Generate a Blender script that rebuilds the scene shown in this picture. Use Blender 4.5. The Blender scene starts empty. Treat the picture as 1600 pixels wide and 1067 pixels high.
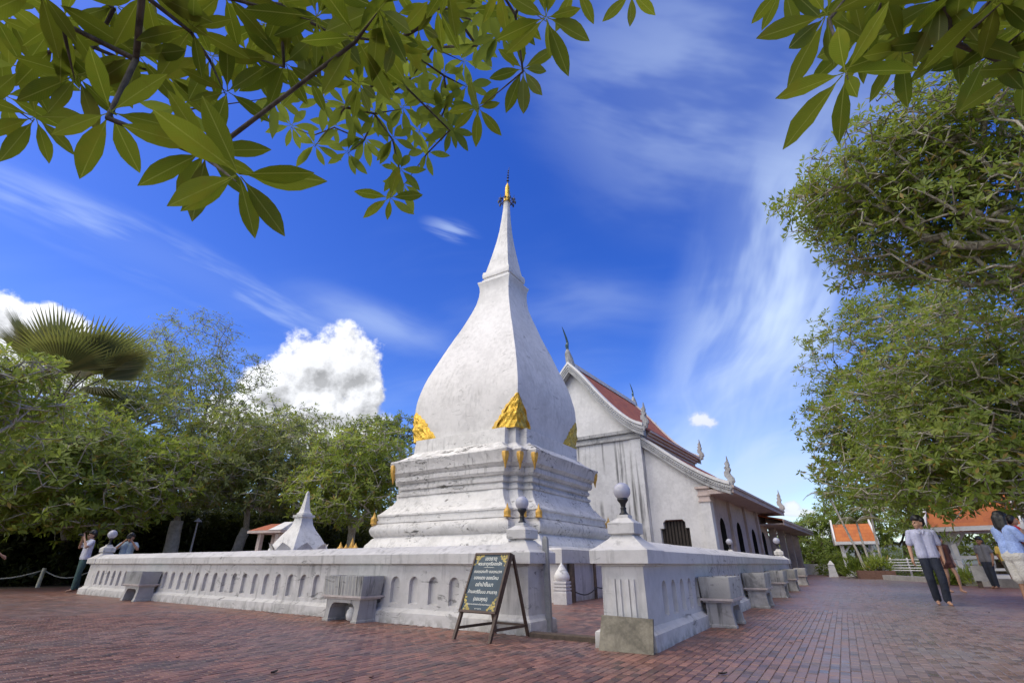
import bpy, bmesh, math, random
import numpy as np
from mathutils import Vector, Matrix, noise as mnoise

SC = bpy.context.scene
COL = SC.collection
rad = math.radians

# ------------------------------------------------------------------ camera
EYE = 0.78
PITCH = math.atan((880.0 - 533.5) / 755.0)
YAW = rad(32)
cam_data = bpy.data.cameras.new('camera')
cam_data.sensor_fit = 'HORIZONTAL'
cam_data.sensor_width = 36.0
cam_data.lens = 36.0 * 755.0 / 1600.0
cam_data.clip_start = 0.05
cam_data.clip_end = 9000
cam = bpy.data.objects.new('camera', cam_data)
COL.objects.link(cam)
cam.location = (0, 0, EYE)
cam.rotation_euler = (math.pi / 2 + PITCH, 0, YAW)
SC.camera = cam

# ------------------------------------------------------------------ exposure
SC.view_settings.view_transform = 'Standard'
SC.view_settings.look = 'None'
SC.view_settings.gamma = 1.0
SC.view_settings.use_curve_mapping = False
SC.view_settings.exposure = 0.92

FWD = np.array([-math.sin(YAW) * math.cos(PITCH), math.cos(YAW) * math.cos(PITCH), math.sin(PITCH)])
RGT = np.array([math.cos(YAW), math.sin(YAW), 0.0])
UPV = np.cross(RGT, FWD)
FLAT = np.array([-math.sin(YAW), math.cos(YAW), 0.0])

def at(x, y, dist):
    """world point on the sight line of a photo pixel at a horizontal distance"""
    d = FWD * 755.0 + RGT * (x - 800.0) + UPV * (533.5 - y)
    return np.array([0, 0, EYE]) + d * (dist / math.hypot(d[0], d[1]))

def atd(x, y, depth):
    """world point on the sight line of a photo pixel at a depth along the view axis"""
    d = FWD * 755.0 + RGT * (x - 800.0) + UPV * (533.5 - y)
    return np.array([0, 0, EYE]) + d * (depth / 755.0)

def ground_at(x, dist, z=0.0):
    p = at(x, 880, dist); return np.array([p[0], p[1], z])

# ------------------------------------------------------------------ node expression helper
class NX:
    def __init__(s, tree, sock): s.t = tree; s.s = sock
    def _m(s, op, *o, clamp=False):
        n = s.t.nodes.new('ShaderNodeMath'); n.operation = op; n.use_clamp = clamp
        s.t.links.new(s.s, n.inputs[0])
        for i, v in enumerate(o):
            if isinstance(v, NX): s.t.links.new(v.s, n.inputs[i + 1])
            else: n.inputs[i + 1].default_value = float(v)
        return NX(s.t, n.outputs[0])
    def __add__(s, o): return s._m('ADD', o)
    __radd__ = __add__
    def __sub__(s, o): return s._m('SUBTRACT', o)
    def __rsub__(s, o): return (s * -1.0) + o
    def __mul__(s, o): return s._m('MULTIPLY', o)
    __rmul__ = __mul__
    def __truediv__(s, o): return s._m('DIVIDE', o)
    def mx(s, o): return s._m('MAXIMUM', o)
    def mn(s, o): return s._m('MINIMUM', o)
    def smax(s, o, k): return s._m('SMOOTH_MAX', o, k)
    def pw(s, o): return s._m('POWER', o)
    def sqrt(s): return s._m('SQRT')
    def abs(s): return s._m('ABSOLUTE')
    def floor(s): return s._m('FLOOR')
    def fract(s): return s._m('FRACT')
    def mod(s, o): return s._m('FLOORED_MODULO', o)
    def gt(s, o): return s._m('GREATER_THAN', o)
    def clamp(s): return s._m('ADD', 0.0, clamp=True)
    def step(s, a, b):
        n = s.t.nodes.new('ShaderNodeMapRange'); n.interpolation_type = 'SMOOTHSTEP'
        s.t.links.new(s.s, n.inputs[0])
        n.inputs[1].default_value = a; n.inputs[2].default_value = b
        n.inputs[3].default_value = 0.0; n.inputs[4].default_value = 1.0
        return NX(s.t, n.outputs[0])

def lk(t, sock, v):
    if isinstance(v, NX): t.links.new(v.s, sock)
    elif hasattr(v, 'is_linked'): t.links.new(v, sock)
    else: sock.default_value = v

def vec(t, x, y, z):
    n = t.nodes.new('ShaderNodeCombineXYZ')
    for i, v in enumerate((x, y, z)): lk(t, n.inputs[i], v if isinstance(v, NX) else float(v))
    return n.outputs[0]

def sep(t, v):
    n = t.nodes.new('ShaderNodeSeparateXYZ'); t.links.new(v, n.inputs[0])
    return [NX(t, o) for o in n.outputs]

def nz(t, v, scale=1.0, detail=4.0, rough=0.55, dist=0.0, out=0):
    n = t.nodes.new('ShaderNodeTexNoise')
    t.links.new(v, n.inputs['Vector'])
    n.inputs['Scale'].default_value = scale; n.inputs['Detail'].default_value = detail
    n.inputs['Roughness'].default_value = rough; n.inputs['Distortion'].default_value = dist
    return NX(t, n.outputs[out])

def nz2(t, x, y, seed, scale=1.0, detail=4.0, rough=0.55, dist=0.0):
    n = t.nodes.new('ShaderNodeTexNoise'); n.noise_dimensions = '2D'
    t.links.new(vec(t, x + seed * 3.71, y + seed * 1.93, 0.0), n.inputs['Vector'])
    n.inputs['Scale'].default_value = scale; n.inputs['Detail'].default_value = detail
    n.inputs['Roughness'].default_value = rough; n.inputs['Distortion'].default_value = dist
    return NX(t, n.outputs[0])

def scl(t, v, sx, sy, sz, off=(0, 0, 0), rot=(0, 0, 0)):
    n = t.nodes.new('ShaderNodeMapping'); t.links.new(v, n.inputs[0])
    n.inputs['Scale'].default_value = (sx, sy, sz); n.inputs['Location'].default_value = off
    n.inputs['Rotation'].default_value = rot
    return n.outputs[0]

def mixc(t, f, a, b, mode='MIX'):
    n = t.nodes.new('ShaderNodeMix'); n.data_type = 'RGBA'; n.blend_type = mode
    lk(t, n.inputs['Factor'], f if isinstance(f, NX) else float(f))
    for k, v in ((6, a), (7, b)):
        if isinstance(v, tuple): n.inputs[k].default_value = (*v[:3], 1.0)
        elif isinstance(v, NX): t.links.new(v.s, n.inputs[k])
        else: t.links.new(v, n.inputs[k])
    return n.outputs[2]

# ------------------------------------------------------------------ sun and sky
SUN_EL = rad(50)
_sh = -(RGT * math.cos(rad(24)) + FLAT * math.sin(rad(24)))
SUN_DIR = np.array([_sh[0] * math.cos(SUN_EL), _sh[1] * math.cos(SUN_EL), math.sin(SUN_EL)])
sun_data = bpy.data.lights.new('sun', 'SUN')
sun_data.energy = 2.5
sun_data.angle = rad(92)
sun_data.color = (1.0, 0.905, 0.61)
sun = bpy.data.objects.new('sun', sun_data); COL.objects.link(sun)
sun.rotation_euler = Vector(-SUN_DIR).to_track_quat('-Z', 'Y').to_euler()
sun.location = (0, 0, 30)

world = bpy.data.worlds.new('World'); SC.world = world
world.use_nodes = True
wt = world.node_tree
for n in list(wt.nodes): wt.nodes.remove(n)
w_out = wt.nodes.new('ShaderNodeOutputWorld')
w_bg = wt.nodes.new('ShaderNodeBackground')
SKY_STR = 0.13; CLB = 4.4
w_bg.inputs['Strength'].default_value = SKY_STR
wt.links.new(w_bg.outputs[0], w_out.inputs[0])
sky = wt.nodes.new('ShaderNodeTexSky')
sky.sky_type = 'NISHITA'; sky.sun_disc = False
sky.sun_elevation = SUN_EL
sky.sun_rotation = math.atan2(SUN_DIR[0], SUN_DIR[1])
sky.air_density = 1.0; sky.dust_density = 0.6; sky.ozone_density = 2.2
hsv = wt.nodes.new('ShaderNodeHueSaturation')
hsv.inputs['Saturation'].default_value = 1.40
hsv.inputs['Hue'].default_value = 0.527
hsv.inputs['Value'].default_value = 0.88
wt.links.new(sky.outputs[0], hsv.inputs['Color'])
tc = wt.nodes.new('ShaderNodeTexCoord')
vn = wt.nodes.new('ShaderNodeVectorMath'); vn.operation = 'NORMALIZE'
wt.links.new(tc.outputs['Generated'], vn.inputs[0])
DIR = vn.outputs[0]

def wdot(v):
    n = wt.nodes.new('ShaderNodeVectorMath'); n.operation = 'DOT_PRODUCT'
    wt.links.new(DIR, n.inputs[0]); n.inputs[1].default_value = tuple(float(q) for q in v)
    return NX(wt, n.outputs['Value'])

def sky_frame(x, y):
    """tangent frame of the sky round the direction seen at photo pixel x, y"""
    c = FWD * 755.0 + RGT * (x - 800.0) + UPV * (533.5 - y); c = c / np.linalg.norm(c)
    t = np.cross(c, [0, 0, 1.0]); t = t / np.linalg.norm(t); u = np.cross(t, c)
    return c, t, u

def frame_ab(x, y):
    c, t, u = sky_frame(x, y)
    w = wdot(c).mx(0.02)
    return wdot(t) / w, wdot(u) / w, wdot(c).gt(0.2)

def lobes(a, b, ls):
    f = None
    for (la, lb, ra, rb) in ls:
        da = (a - la) * (1.0 / ra); db = (b - lb) * (1.0 / rb)
        g = 1.0 - (da * da + db * db).sqrt()
        f = g if f is None else f.smax(g, 0.12)
    return f

def cumulus(x, y, ls, size, seed, amp=0.55, soft=0.10, shade=True):
    a, b, front = frame_ab(x, y)
    k = 1.0 / size
    def field(da, db):
        aa = a * k + da; bb = b * k + db
        n = nz2(wt, aa, bb, seed, 2.2, 7.0 if shade else 4.0, 0.62, 0.0)
        return lobes(aa, bb, ls) + (n - 0.5) * (amp * 2.0)
    f = field(0.0, 0.0)
    alpha = f.step(0.0, soft) * front * (1.0 if shade else 0.8)
    if shade:
        fl = field(-0.07, 0.11)
        lit = ((f - fl) * 2.3 + 0.60).clamp()
        bright = lit * 0.56 + 0.50 - f.step(0.25, 1.1) * 0.16
    else:
        bright = f.step(0.0, 0.6) * 0.2 + 0.68 + (b * k) * 0.12
    return alpha, bright

# high thin cloud on a plane: streaks run together towards the horizon as real cirrus does
dx, dy, dz = sep(wt, DIR)
den = (dz + 0.16).mx(0.05)
px, py = dx / den, dy / den
ang = rad(20)
pu = px * math.cos(ang) + py * math.sin(ang)
pv = py * math.cos(ang) - px * math.sin(ang)
big = nz2(wt, pu, pv, 11.0, 0.7, 2.0, 0.5)
st = nz2(wt, pu * 0.6 + big * 0.9, pv * 1.7 + big * 1.3, 7.0, 1.4, 4.0, 0.58)
cir = (st.step(0.36, 0.80) * big.step(0.36, 0.66)) * 0.22

def band(x, y, ang, length, width, seed, gain, lo=0.34, hi=0.70, streak=2.6, floor=0.30):
    """one long soft drift of cirrus lying across the sky"""
    a, b, front = frame_ab(x, y)
    ca, sa = math.cos(ang), math.sin(ang)
    u = a * ca + b * sa; v = b * ca - a * sa
    vv = v + (big - 0.5) * (width * 0.8)
    uu = u * (1.0 / length); vw = vv * (1.0 / width)
    e = 1.0 - (uu * uu + vw * vw).sqrt()
    s = nz2(wt, u * 1.6, vv * streak * 2.0, seed + 4.0, 1.7, 4.0, 0.56)
    return (e.step(0.0, 1.0) * (s.step(lo, hi) * (1.0 - floor) + floor)) * front * gain

def over(bs, base):
    q = None
    for args in bs:
        w = band(*args)
        q = w if q is None else q + w - q * w
    q = base + q - base * q
    return q.clamp()

skyc = hsv.outputs[0]
CIRC = (2.7, 3.35, 4.5)
BR = ((1205, 490, rad(60), 0.52, 0.21, 2.0, 1.0), (1150, 680, rad(20), 0.34, 0.20, 5.0, 0.8), (1090, 150, rad(-30), 0.46, 0.32, 9.0, 0.42),
      (940, 450, rad(-14), 0.20, 0.06, 23.0, 0.15), (1230, 790, rad(5), 0.36, 0.17, 33.0, 0.75))
BL = ((270, 415, rad(-8), 0.42, 0.06, 14.0, 0.75, 0.40, 0.66, 4.5, 0.1), (705, 362, rad(-12), 0.075, 0.03, 19.0, 0.5, 0.44, 0.66, 7.0, 0.0), (590, 503, rad(-12), 0.22, 0.06, 26.0, 0.42), (1090, 150, rad(-30), 0.46, 0.32, 9.0, 0.42))
CLL = [
    (500, 592, [(-0.62, -0.25, 0.55, 0.42), (-0.1, 0.18, 0.62, 0.58), (0.38, 0.3, 0.55, 0.62), (0.1, -0.45, 1.0, 0.45),
                (0.62, -0.28, 0.42, 0.5), (-0.9, -0.62, 0.6, 0.4), (0.3, -0.85, 1.2, 0.4)], 0.128, 1.5, 0.56, 0.30, True),
    (60, 522, [(-0.8, 0.05, 0.8, 0.55), (0.1, 0.12, 0.6, 0.48), (0.75, -0.1, 0.4, 0.35), (-0.2, -0.5, 1.6, 0.6)], 0.088, 4.2, 0.46, 0.30, True),
]
CLR = [
    (1097, 657, [(-0.1, 0.05, 0.75, 0.5), (0.3, -0.1, 0.6, 0.4)], 0.036, 8.8, 0.55, 0.7, False),
    (1238, 795, [(0.0, 0.1, 0.6, 0.5), (0.25, -0.25, 1.3, 0.3)], 0.026, 12.1, 0.30, 0.35, False),
    (1262, 830, [(0.0, 0.0, 1.3, 0.5), (0.6, 0.2, 0.6, 0.5)], 0.035, 16.4, 0.35, 0.35, False),
]
def sky_part(bs, cl):
    c = mixc(wt, over(bs, cir), skyc, CIRC)
    for (x, y, ls, size, seed, amp, soft, shd) in cl:
        al, br = cumulus(x, y, ls, size, seed, amp, soft, shd)
        c = mixc(wt, al, c, vec(wt, br * CLB, br * CLB * 1.02, br * CLB * 1.07))
    g = wt.nodes.new('ShaderNodeBackground'); g.inputs['Strength'].default_value = SKY_STR
    wt.links.new(c, g.inputs['Color'])
    return g
def pick(f, a, b):
    m = wt.nodes.new('ShaderNodeMixShader')
    wt.links.new(f.s, m.inputs[0]); wt.links.new(a.outputs[0], m.inputs[1]); wt.links.new(b.outputs[0], m.inputs[2])
    return m
# each stretch of sky only works out the drifts that lie in it
wt.links.new(mixc(wt, cir.clamp(), skyc, CIRC), w_bg.inputs['Color'])
gate = wdot(FWD).gt(0.30) * dz.gt(0.0)
_s = sky_frame(770, 533)[1]
w_mix = pick(gate, w_bg, pick(wdot(RGT * 0.999 + FWD * 0.035).gt(0.0), sky_part(BL, CLL), sky_part(BR, CLR)))
wt.links.new(w_mix.outputs[0], w_out.inputs[0])
try: world.cycles.sampling_method = 'MANUAL'; world.cycles.sample_map_resolution = 1024
except Exception: pass
SC.cycles.max_bounces = 5
SC.cycles.diffuse_bounces = 3
SC.cycles.transparent_max_bounces = 4

# ------------------------------------------------------------------ object helpers
class MB:
    def __init__(s): s.v = []; s.f = []; s.m = []
    def add(s, vs, fs, m=0):
        o = len(s.v); s.v += [tuple(float(c) for c in q) for q in vs]
        s.f += [tuple(i + o for i in q) for q in fs]; s.m += [m] * len(fs)
        return s
    def box(s, x0, x1, y0, y1, z0, z1, m=0):
        return s.hexa([(x0, y0, z0), (x1, y0, z0), (x1, y1, z0), (x0, y1, z0)], [(x0, y0, z1), (x1, y0, z1), (x1, y1, z1), (x0, y1, z1)], m)
    def hexa(s, lo, hi, m=0):
        return s.add(list(lo) + list(hi), [(3, 2, 1, 0), (4, 5, 6, 7), (0, 1, 5, 4), (1, 2, 6, 5), (2, 3, 7, 6), (3, 0, 4, 7)], m)
    def frus(s, cx, cy, z0, hx0, hy0, z1, hx1, hy1, m=0):
        q = lambda hx, hy, z: [(cx - hx, cy - hy, z), (cx + hx, cy - hy, z), (cx + hx, cy + hy, z), (cx - hx, cy + hy, z)]
        return s.hexa(q(hx0, hy0, z0), q(hx1, hy1, z1), m)
    def loft(s, loops, cap0=True, cap1=True, m=0):
        n = len(loops[0]); vs = [p for l in loops for p in l]; fs = []
        for k in range(len(loops) - 1):
            for i in range(n):
                j = (i + 1) % n
                fs.append((k * n + i, k * n + j, (k + 1) * n + j, (k + 1) * n + i))
        if cap0: fs.append(tuple(range(n - 1, -1, -1)))
        if cap1: fs.append(tuple(range((len(loops) - 1) * n, len(loops) * n)))
        return s.add(vs, fs, m)
    def lathe(s, prof, n=16, c=(0, 0, 0), m=0, ph=0.0):
        loops = [[(c[0] + r * math.cos(ph + 2 * math.pi * i / n), c[1] + r * math.sin(ph + 2 * math.pi * i / n), c[2] + z) for i in range(n)] for r, z in prof]
        return s.loft(loops, True, True, m)
    def tube(s, pts, rs, n=6, m=0, cap=True):
        pts = [Vector(p) for p in pts]; loops = []; ref = Vector((0.31, 0.17, 0.93))
        for i, p in enumerate(pts):
            d = (pts[min(i + 1, len(pts) - 1)] - pts[max(i - 1, 0)])
            if d.length < 1e-9: d = Vector((0, 0, 1))
            d.normalize()
            a = d.cross(ref)
            if a.length < 0.05: a = d.cross(Vector((1, 0, 0)))
            a.normalize(); b = d.cross(a); ref = b if abs(b.dot(d)) < 0.5 else ref
            ref = a.cross(d) * -1 if False else ref
            r = rs[i] if hasattr(rs, '__len__') else rs
            loops.append([tuple(p + (a * math.cos(2 * math.pi * k / n) + b * math.sin(2 * math.pi * k / n)) * r) for k in range(n)])
        # straighten twisted rings
        for i in range(1, len(loops)):
            best = min(range(n), key=lambda q: sum((Vector(loops[i][(k + q) % n]) - Vector(loops[i - 1][k])).length for k in range(n)))
            loops[i] = loops[i][best:] + loops[i][:best]
        return s.loft(loops, cap, cap, m)
    def prism(s, poly, y0, y1, m=0):
        """polygon in x,z pushed along y"""
        n = len(poly)
        vs = [(x, y0, z) for x, z in poly] + [(x, y1, z) for x, z in poly]
        fs = [tuple(range(n)), tuple(range(2 * n - 1, n - 1, -1))] + [(i, i + n, (i + 1) % n + n, (i + 1) % n) for i in range(n)]
        return s.add(vs, fs, m)
    def map(s, fn): s.v = [tuple(fn(*p)) for p in s.v]; return s
    def build(s, name, mat, parent=None, smooth=None, loc=None, fix=True):
        me = bpy.data.meshes.new(name)
        me.from_pydata(s.v, [], s.f)
        mats = mat if isinstance(mat, (list, tuple)) else [mat]
        for q in mats: me.materials.append(q)
        if len(mats) > 1: me.polygons.foreach_set('material_index', s.m)
        if fix:
            bm = bmesh.new(); bm.from_mesh(me); bmesh.ops.recalc_face_normals(bm, faces=bm.faces); bm.to_mesh(me); bm.free()
        if smooth is not None:
            me.polygons.foreach_set('use_smooth', [True] * len(me.polygons))
            me.set_sharp_from_angle(angle=rad(smooth))
        me.update()
        return mkobj(name, me, parent, loc)

def mkobj(name, data, parent=None, loc=None):
    o = bpy.data.objects.new(name, data); COL.objects.link(o)
    if parent is not None: o.parent = parent
    if loc is not None: o.location = tuple(float(q) for q in loc)
    return o

def tag(o, label, cat, group=None):
    o['label'] = label; o['category'] = cat
    if group: o['group'] = group
    return o

def thing(name, label, cat, loc=(0, 0, 0), rotz=0.0, group=None):
    o = bpy.data.objects.new(name, None); COL.objects.link(o)
    o.empty_display_size = 0.2
    o.location = tuple(float(q) for q in loc); o.rotation_euler = (0, 0, rotz)
    return tag(o, label, cat, group)

def dup(root, loc, rotz, label, group=None):
    r = root.copy(); COL.objects.link(r); r.location = tuple(float(q) for q in loc); r.rotation_euler = (0, 0, rotz)
    r['label'] = label
    if group: r['group'] = group
    for ch in list(root.children):
        c = ch.copy(); COL.objects.link(c); c.parent = r
        for g in list(ch.children):
            d = g.copy(); COL.objects.link(d); d.parent = c
    return r

# ------------------------------------------------------------------ materials
MATS = {}
def new_mat(name):
    m = bpy.data.materials.new(name); m.use_nodes = True
    t = m.node_tree; b = t.nodes['Principled BSDF']
    MATS[name] = m
    return m, t, b

def coords(t, kind='Object'):
    n = t.nodes.new('ShaderNodeTexCoord'); return n.outputs[kind]
def wpos(t):
    n = t.nodes.new('ShaderNodeNewGeometry'); return n.outputs['Position']
def island(t):
    n = t.nodes.new('ShaderNodeNewGeometry'); return NX(t, n.outputs['Random Per Island'])

def bump(t, b, h, strength=0.3, dist=0.02):
    n = t.nodes.new('ShaderNodeBump'); n.inputs['Strength'].default_value = strength; n.inputs['Distance'].default_value = dist
    lk(t, n.inputs['Height'], h); t.links.new(n.outputs[0], b.inputs['Normal'])

def plain(name, col, rough=0.6, var=0.25, scale=6.0, metal=0.0, bmp=0.15, bdist=0.01, spec=None, cs='Object'):
    m, t, b = new_mat(name)
    c = coords(t, cs)
    n = nz(t, c, scale, 5.0, 0.6)
    n2 = nz(t, c, scale * 7.0, 3.0, 0.6)
    lo = tuple(max(0, q * (1 - var)) for q in col); hi = tuple(min(1, q * (1 + var)) for q in col)
    t.links.new(mixc(t, (n * 0.7 + n2 * 0.3).step(0.3, 0.7), lo, hi), b.inputs['Base Color'])
    b.inputs['Roughness'].default_value = rough; b.inputs['Metallic'].default_value = metal
    if spec is not None: b.inputs['Specular IOR Level'].default_value = spec
    if bmp: bump(t, b, n * 0.6 + n2 * 0.4, bmp, bdist)
    return m

def plaster(name, base=(0.77, 0.755, 0.74), streak=0.35, patch=0.3, dark=(0.06, 0.058, 0.052), zfac=0.12, cracks=0.5, low=None, rough=0.72, vfreq=9.0, crackfreq=2.6, cth=0.57):
    """lime-washed plaster: uneven white, weathered patches, run-off streaks, black mould in cracks"""
    m, t, b = new_mat(name)
    c = wpos(t)
    n = nz(t, c, 0.9, 6.0, 0.6); n2 = nz(t, c, 6.0, 5.0, 0.65); n3 = nz(t, c, 30.0, 3.0, 0.6)
    shade = tuple(q * 0.86 for q in base)
    col = mixc(t, (n * 0.55 + n2 * 0.45).step(0.40, 0.58), shade, base)
    # grey weathering in soft patches
    p = nz(t, c, 0.55, 5.0, 0.68, 0.5).step(0.46, 0.64) * nz(t, c, 4.0, 4.0, 0.7).step(0.42, 0.60)
    col = mixc(t, p * patch, col, tuple(q * 0.40 for q in base))
    # run-off: noise stretched along the fall line
    s1 = nz(t, scl(t, c, vfreq, vfreq, vfreq * zfac), 1.0, 5.0, 0.62).step(0.50, 0.66)
    s2 = nz(t, c, 0.7, 3.0, 0.5).step(0.42, 0.60)
    col = mixc(t, s1 * s2 * streak, col, tuple(q * 0.22 for q in base))
    if cracks:
        k = nz(t, scl(t, c, 1.0, 1.0, 3.2), crackfreq, 7.0, 0.72, 1.0); k2 = nz(t, c, 0.8, 3.0, 0.5).step(0.44, 0.56)
        col = mixc(t, k.step(cth, cth + 0.06) * k2 * cracks, col, dark)
    if low is not None:
        # mould and splash dirt that climbs from the foot of the wall
        z = sep(t, c)[2]
        lw = (1.0 - (z * (1.0 / low)).clamp()) * nz(t, c, 7.0, 5.0, 0.7).step(0.40, 0.60)
        col = mixc(t, lw * 0.6, col, (0.16, 0.155, 0.13))
    t.links.new(col, b.inputs['Base Color'])
    b.inputs['Roughness'].default_value = rough
    b.inputs['Specular IOR Level'].default_value = 0.25
    bump(t, b, n * 1.2 + n2 * 0.4 + n3 * 0.10, 0.35, 0.03)
    return m

def leafmat(name, c1, c2, c3, trans=0.35, rough=0.45, spec=0.4, dead=None):
    m, t, b = new_mat(name)
    r = island(t)
    c = coords(t, 'Object')
    n = nz(t, wpos(t), 0.45, 3.0, 0.6)
    col = mixc(t, (r * 0.75 + n * 0.5 - 0.12).clamp(), c1, c2)
    col = mixc(t, ((n - 0.5) * 2.2 + (r - 0.5) * 0.6).clamp(), col, c3)
    if dead is not None:
        col = mixc(t, (r * 7.31).fract().gt(0.93), col, dead)
    t.links.new(col, b.inputs['Base Color'])
    b.inputs['Roughness'].default_value = rough; b.inputs['Specular IOR Level'].default_value = spec
    tr = t.nodes.new('ShaderNodeBsdfTranslucent')
    t.links.new(mixc(t, 0.5, col, (0.46, 0.56, 0.09)), tr.inputs['Color'])
    ms = t.nodes.new('ShaderNodeMixShader'); ms.inputs[0].default_value = trans
    t.links.new(b.outputs[0], ms.inputs[1]); t.links.new(tr.outputs[0], ms.inputs[2])
    t.links.new(ms.outputs[0], t.nodes['Material Output'].inputs['Surface'])
    return m

def bark(name, c1, c2, rough=0.85):
    m, t, b = new_mat(name)
    c = wpos(t)
    n = nz(t, scl(t, c, 6, 6, 2.0), 3.0, 6.0, 0.65)
    t.links.new(mixc(t, n.step(0.35, 0.65), c1, c2), b.inputs['Base Color'])
    b.inputs['Roughness'].default_value = rough
    bump(t, b, n, 0.6, 0.02)
    return m

BW, BL_ = 0.072, 0.144                                               # paver width and length
def paving(name, sheet):
    m, t, b = new_mat(name)
    P = wpos(t); X, Y, Z = sep(t, P)
    row = (X * (1.0 / BW)).floor()
    u = Y * (1.0 / BL_) + row.mod(2.0) * 0.5
    cell = vec(t, row, u.floor(), 0.0)
    wn = t.nodes.new('ShaderNodeTexWhiteNoise'); wn.noise_dimensions = '2D'; t.links.new(cell, wn.inputs['Vector'])
    r = NX(t, wn.outputs['Value'])
    big = nz(t, P, 0.42, 4.0, 0.6); mid = nz(t, P, 1.7, 5.0, 0.65); fine = nz(t, P, 28.0, 4.0, 0.7)
    col = mixc(t, (r * 0.95 + (fine - 0.5) * 0.5).clamp(), (0.115, 0.048, 0.034), (0.29, 0.135, 0.096))
    # polished strip by the wall, its grey painting in sky sheen; drifts of dust
    path = ((X + 2.2).abs() * 0.0 + (1.0 - ((X - 1.0) * 0.36).abs()).clamp()).step(0.0, 0.8)
    grey = ((big * 0.7 + mid * 0.45).step(0.52, 0.68) * 0.32 + path * 0.60).clamp()
    col = mixc(t, (grey * (r * 0.45 + 0.7)).clamp(), col, (0.200, 0.172, 0.168))
    dirt = (mid * 0.6 + fine * 0.4).step(0.50, 0.64)
    col = mixc(t, dirt * 0.5, col, (0.060, 0.048, 0.042))
    wn2 = t.nodes.new('ShaderNodeTexWhiteNoise'); wn2.noise_dimensions = '2D'; t.links.new(scl(t, cell, 1, 1, 1, (31.0, 17.0, 0)), wn2.inputs['Vector'])
    r2 = NX(t, wn2.outputs['Value'])
    col = mixc(t, (r2.gt(0.86) * 0.55), col, (0.050, 0.038, 0.036))
    h = fine * 0.25 + mid * 0.2
    if sheet:
        fx = ((X * (1.0 / BW)).fract() - 0.5).abs(); fy = (u.fract() - 0.5).abs()
        j = fx.step(0.43, 0.49).mx(fy.step(0.455, 0.49))
        col = mixc(t, j * 0.45, col, (0.12, 0.088, 0.080))
        h = h - j * 0.5 + r * 0.25
    else:
        h = h + r * 0.1
    t.links.new(col, b.inputs['Base Color'])
    rg = (mid * 0.30 + fine * 0.2 + r * 0.22 + 0.14 - path * 0.12)
    t.links.new(rg.s, b.inputs['Roughness'])
    b.inputs['Specular IOR Level'].default_value = 0.5
    bump(t, b, h, 0.45, 0.006)
    return m

def tiles(name, c1, c2, fx, fz):
    """small overlapping clay roof tiles, too far off to pick apart"""
    m, t, b = new_mat(name)
    c = coords(t, 'Object'); X, Y, Z = sep(t, c)
    rowf = Z * fz; row = rowf.floor()
    u = Y * fx + row.mod(2.0) * 0.5
    wn = t.nodes.new('ShaderNodeTexWhiteNoise'); wn.noise_dimensions = '2D'
    t.links.new(vec(t, u.floor(), row, 0.0), wn.inputs['Vector'])
    r = NX(t, wn.outputs['Value']); n = nz(t, c, 1.3, 5.0, 0.65)
    col = mixc(t, (r * 0.5 + n * 0.6 - 0.05).clamp(), c1, c2)
    col = mixc(t, n.step(0.55, 0.75) * 0.4, col, tuple(q * 0.35 for q in c1))
    t.links.new(col, b.inputs['Base Color']); b.inputs['Roughness'].default_value = 0.7
    bump(t, b, rowf.fract() * -1.0 + (u.fract() - 0.5).abs() * -0.6, 0.7, 0.04)
    return m

M_white = plaster('white_plaster', base=(0.66, 0.645, 0.63), streak=0.30, patch=0.22)
M_bulb = plaster('bell_plaster', base=(0.665, 0.65, 0.64), streak=0.20, patch=0.20, zfac=0.2, cracks=0.45, crackfreq=1.6, cth=0.585)
M_base = plaster('base_plaster', base=(0.66, 0.645, 0.63), streak=0.32, patch=0.30, cracks=0.85, cth=0.56)
M_aged_shaded = plaster('aged_shaded_plaster', base=(0.575, 0.56, 0.55), streak=0.6, patch=0.40, cracks=0.9, cth=0.545)  # mouldings: grime, with some of their shade painted into the grey
M_shelf = plaster('mouldy_plaster', base=(0.66, 0.645, 0.63), streak=0.30, patch=0.40, cracks=0.97, cth=0.515, crackfreq=2.2)
M_wall = plaster('wall_plaster', base=(0.585, 0.565, 0.555), streak=0.45, patch=0.20, low=0.13, cracks=0.6, cth=0.575)
M_hall = plaster('hall_plaster', base=(0.70, 0.69, 0.685), streak=0.12, patch=0.10, cracks=0)
M_streak = plaster('stained_plaster', base=(0.66, 0.655, 0.655), streak=0.95, patch=0.2, zfac=0.035, cracks=0, vfreq=4.5)
M_bench = plaster('bench_plaster', base=(0.43, 0.41, 0.395), streak=0.9, patch=0.6, zfac=0.10, low=0.1, cracks=0.3)
M_trough = plaster('trough_plaster', base=(0.40, 0.39, 0.375), streak=1.0, patch=0.8, zfac=0.06, cracks=0.5, vfreq=14.0)
M_orn = plaster('carved_stucco', base=(0.42, 0.42, 0.42), streak=0.5, patch=0.9, cracks=0.9, crackfreq=6.0)
M_soffit = plaster('soffit_plaster', base=(0.56, 0.46, 0.415), streak=0.25, patch=0.3, cracks=0)
M_gold = None
def _gold():
    m, t, b = new_mat('gold_leaf')
    c = coords(t); n = nz(t, c, 9.0, 6.0, 0.7, 1.0); n2 = nz(t, c, 3.0, 4.0, 0.6)
    t.links.new(mixc(t, n.step(0.35, 0.65), (0.42, 0.24, 0.02), (0.83, 0.56, 0.10)), b.inputs['Base Color'])
    b.inputs['Metallic'].default_value = 0.7; b.inputs['Roughness'].default_value = 0.32
    bump(t, b, n + n2, 0.9, 0.05)
    return m
M_gold = _gold()
M_goldpaint = plain('gold_paint', (0.52, 0.30, 0.06), 0.45, 0.3, 12.0, metal=0.25)
M_black = plain('black_iron', (0.015, 0.015, 0.017), 0.45, 0.3, 20.0)
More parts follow.
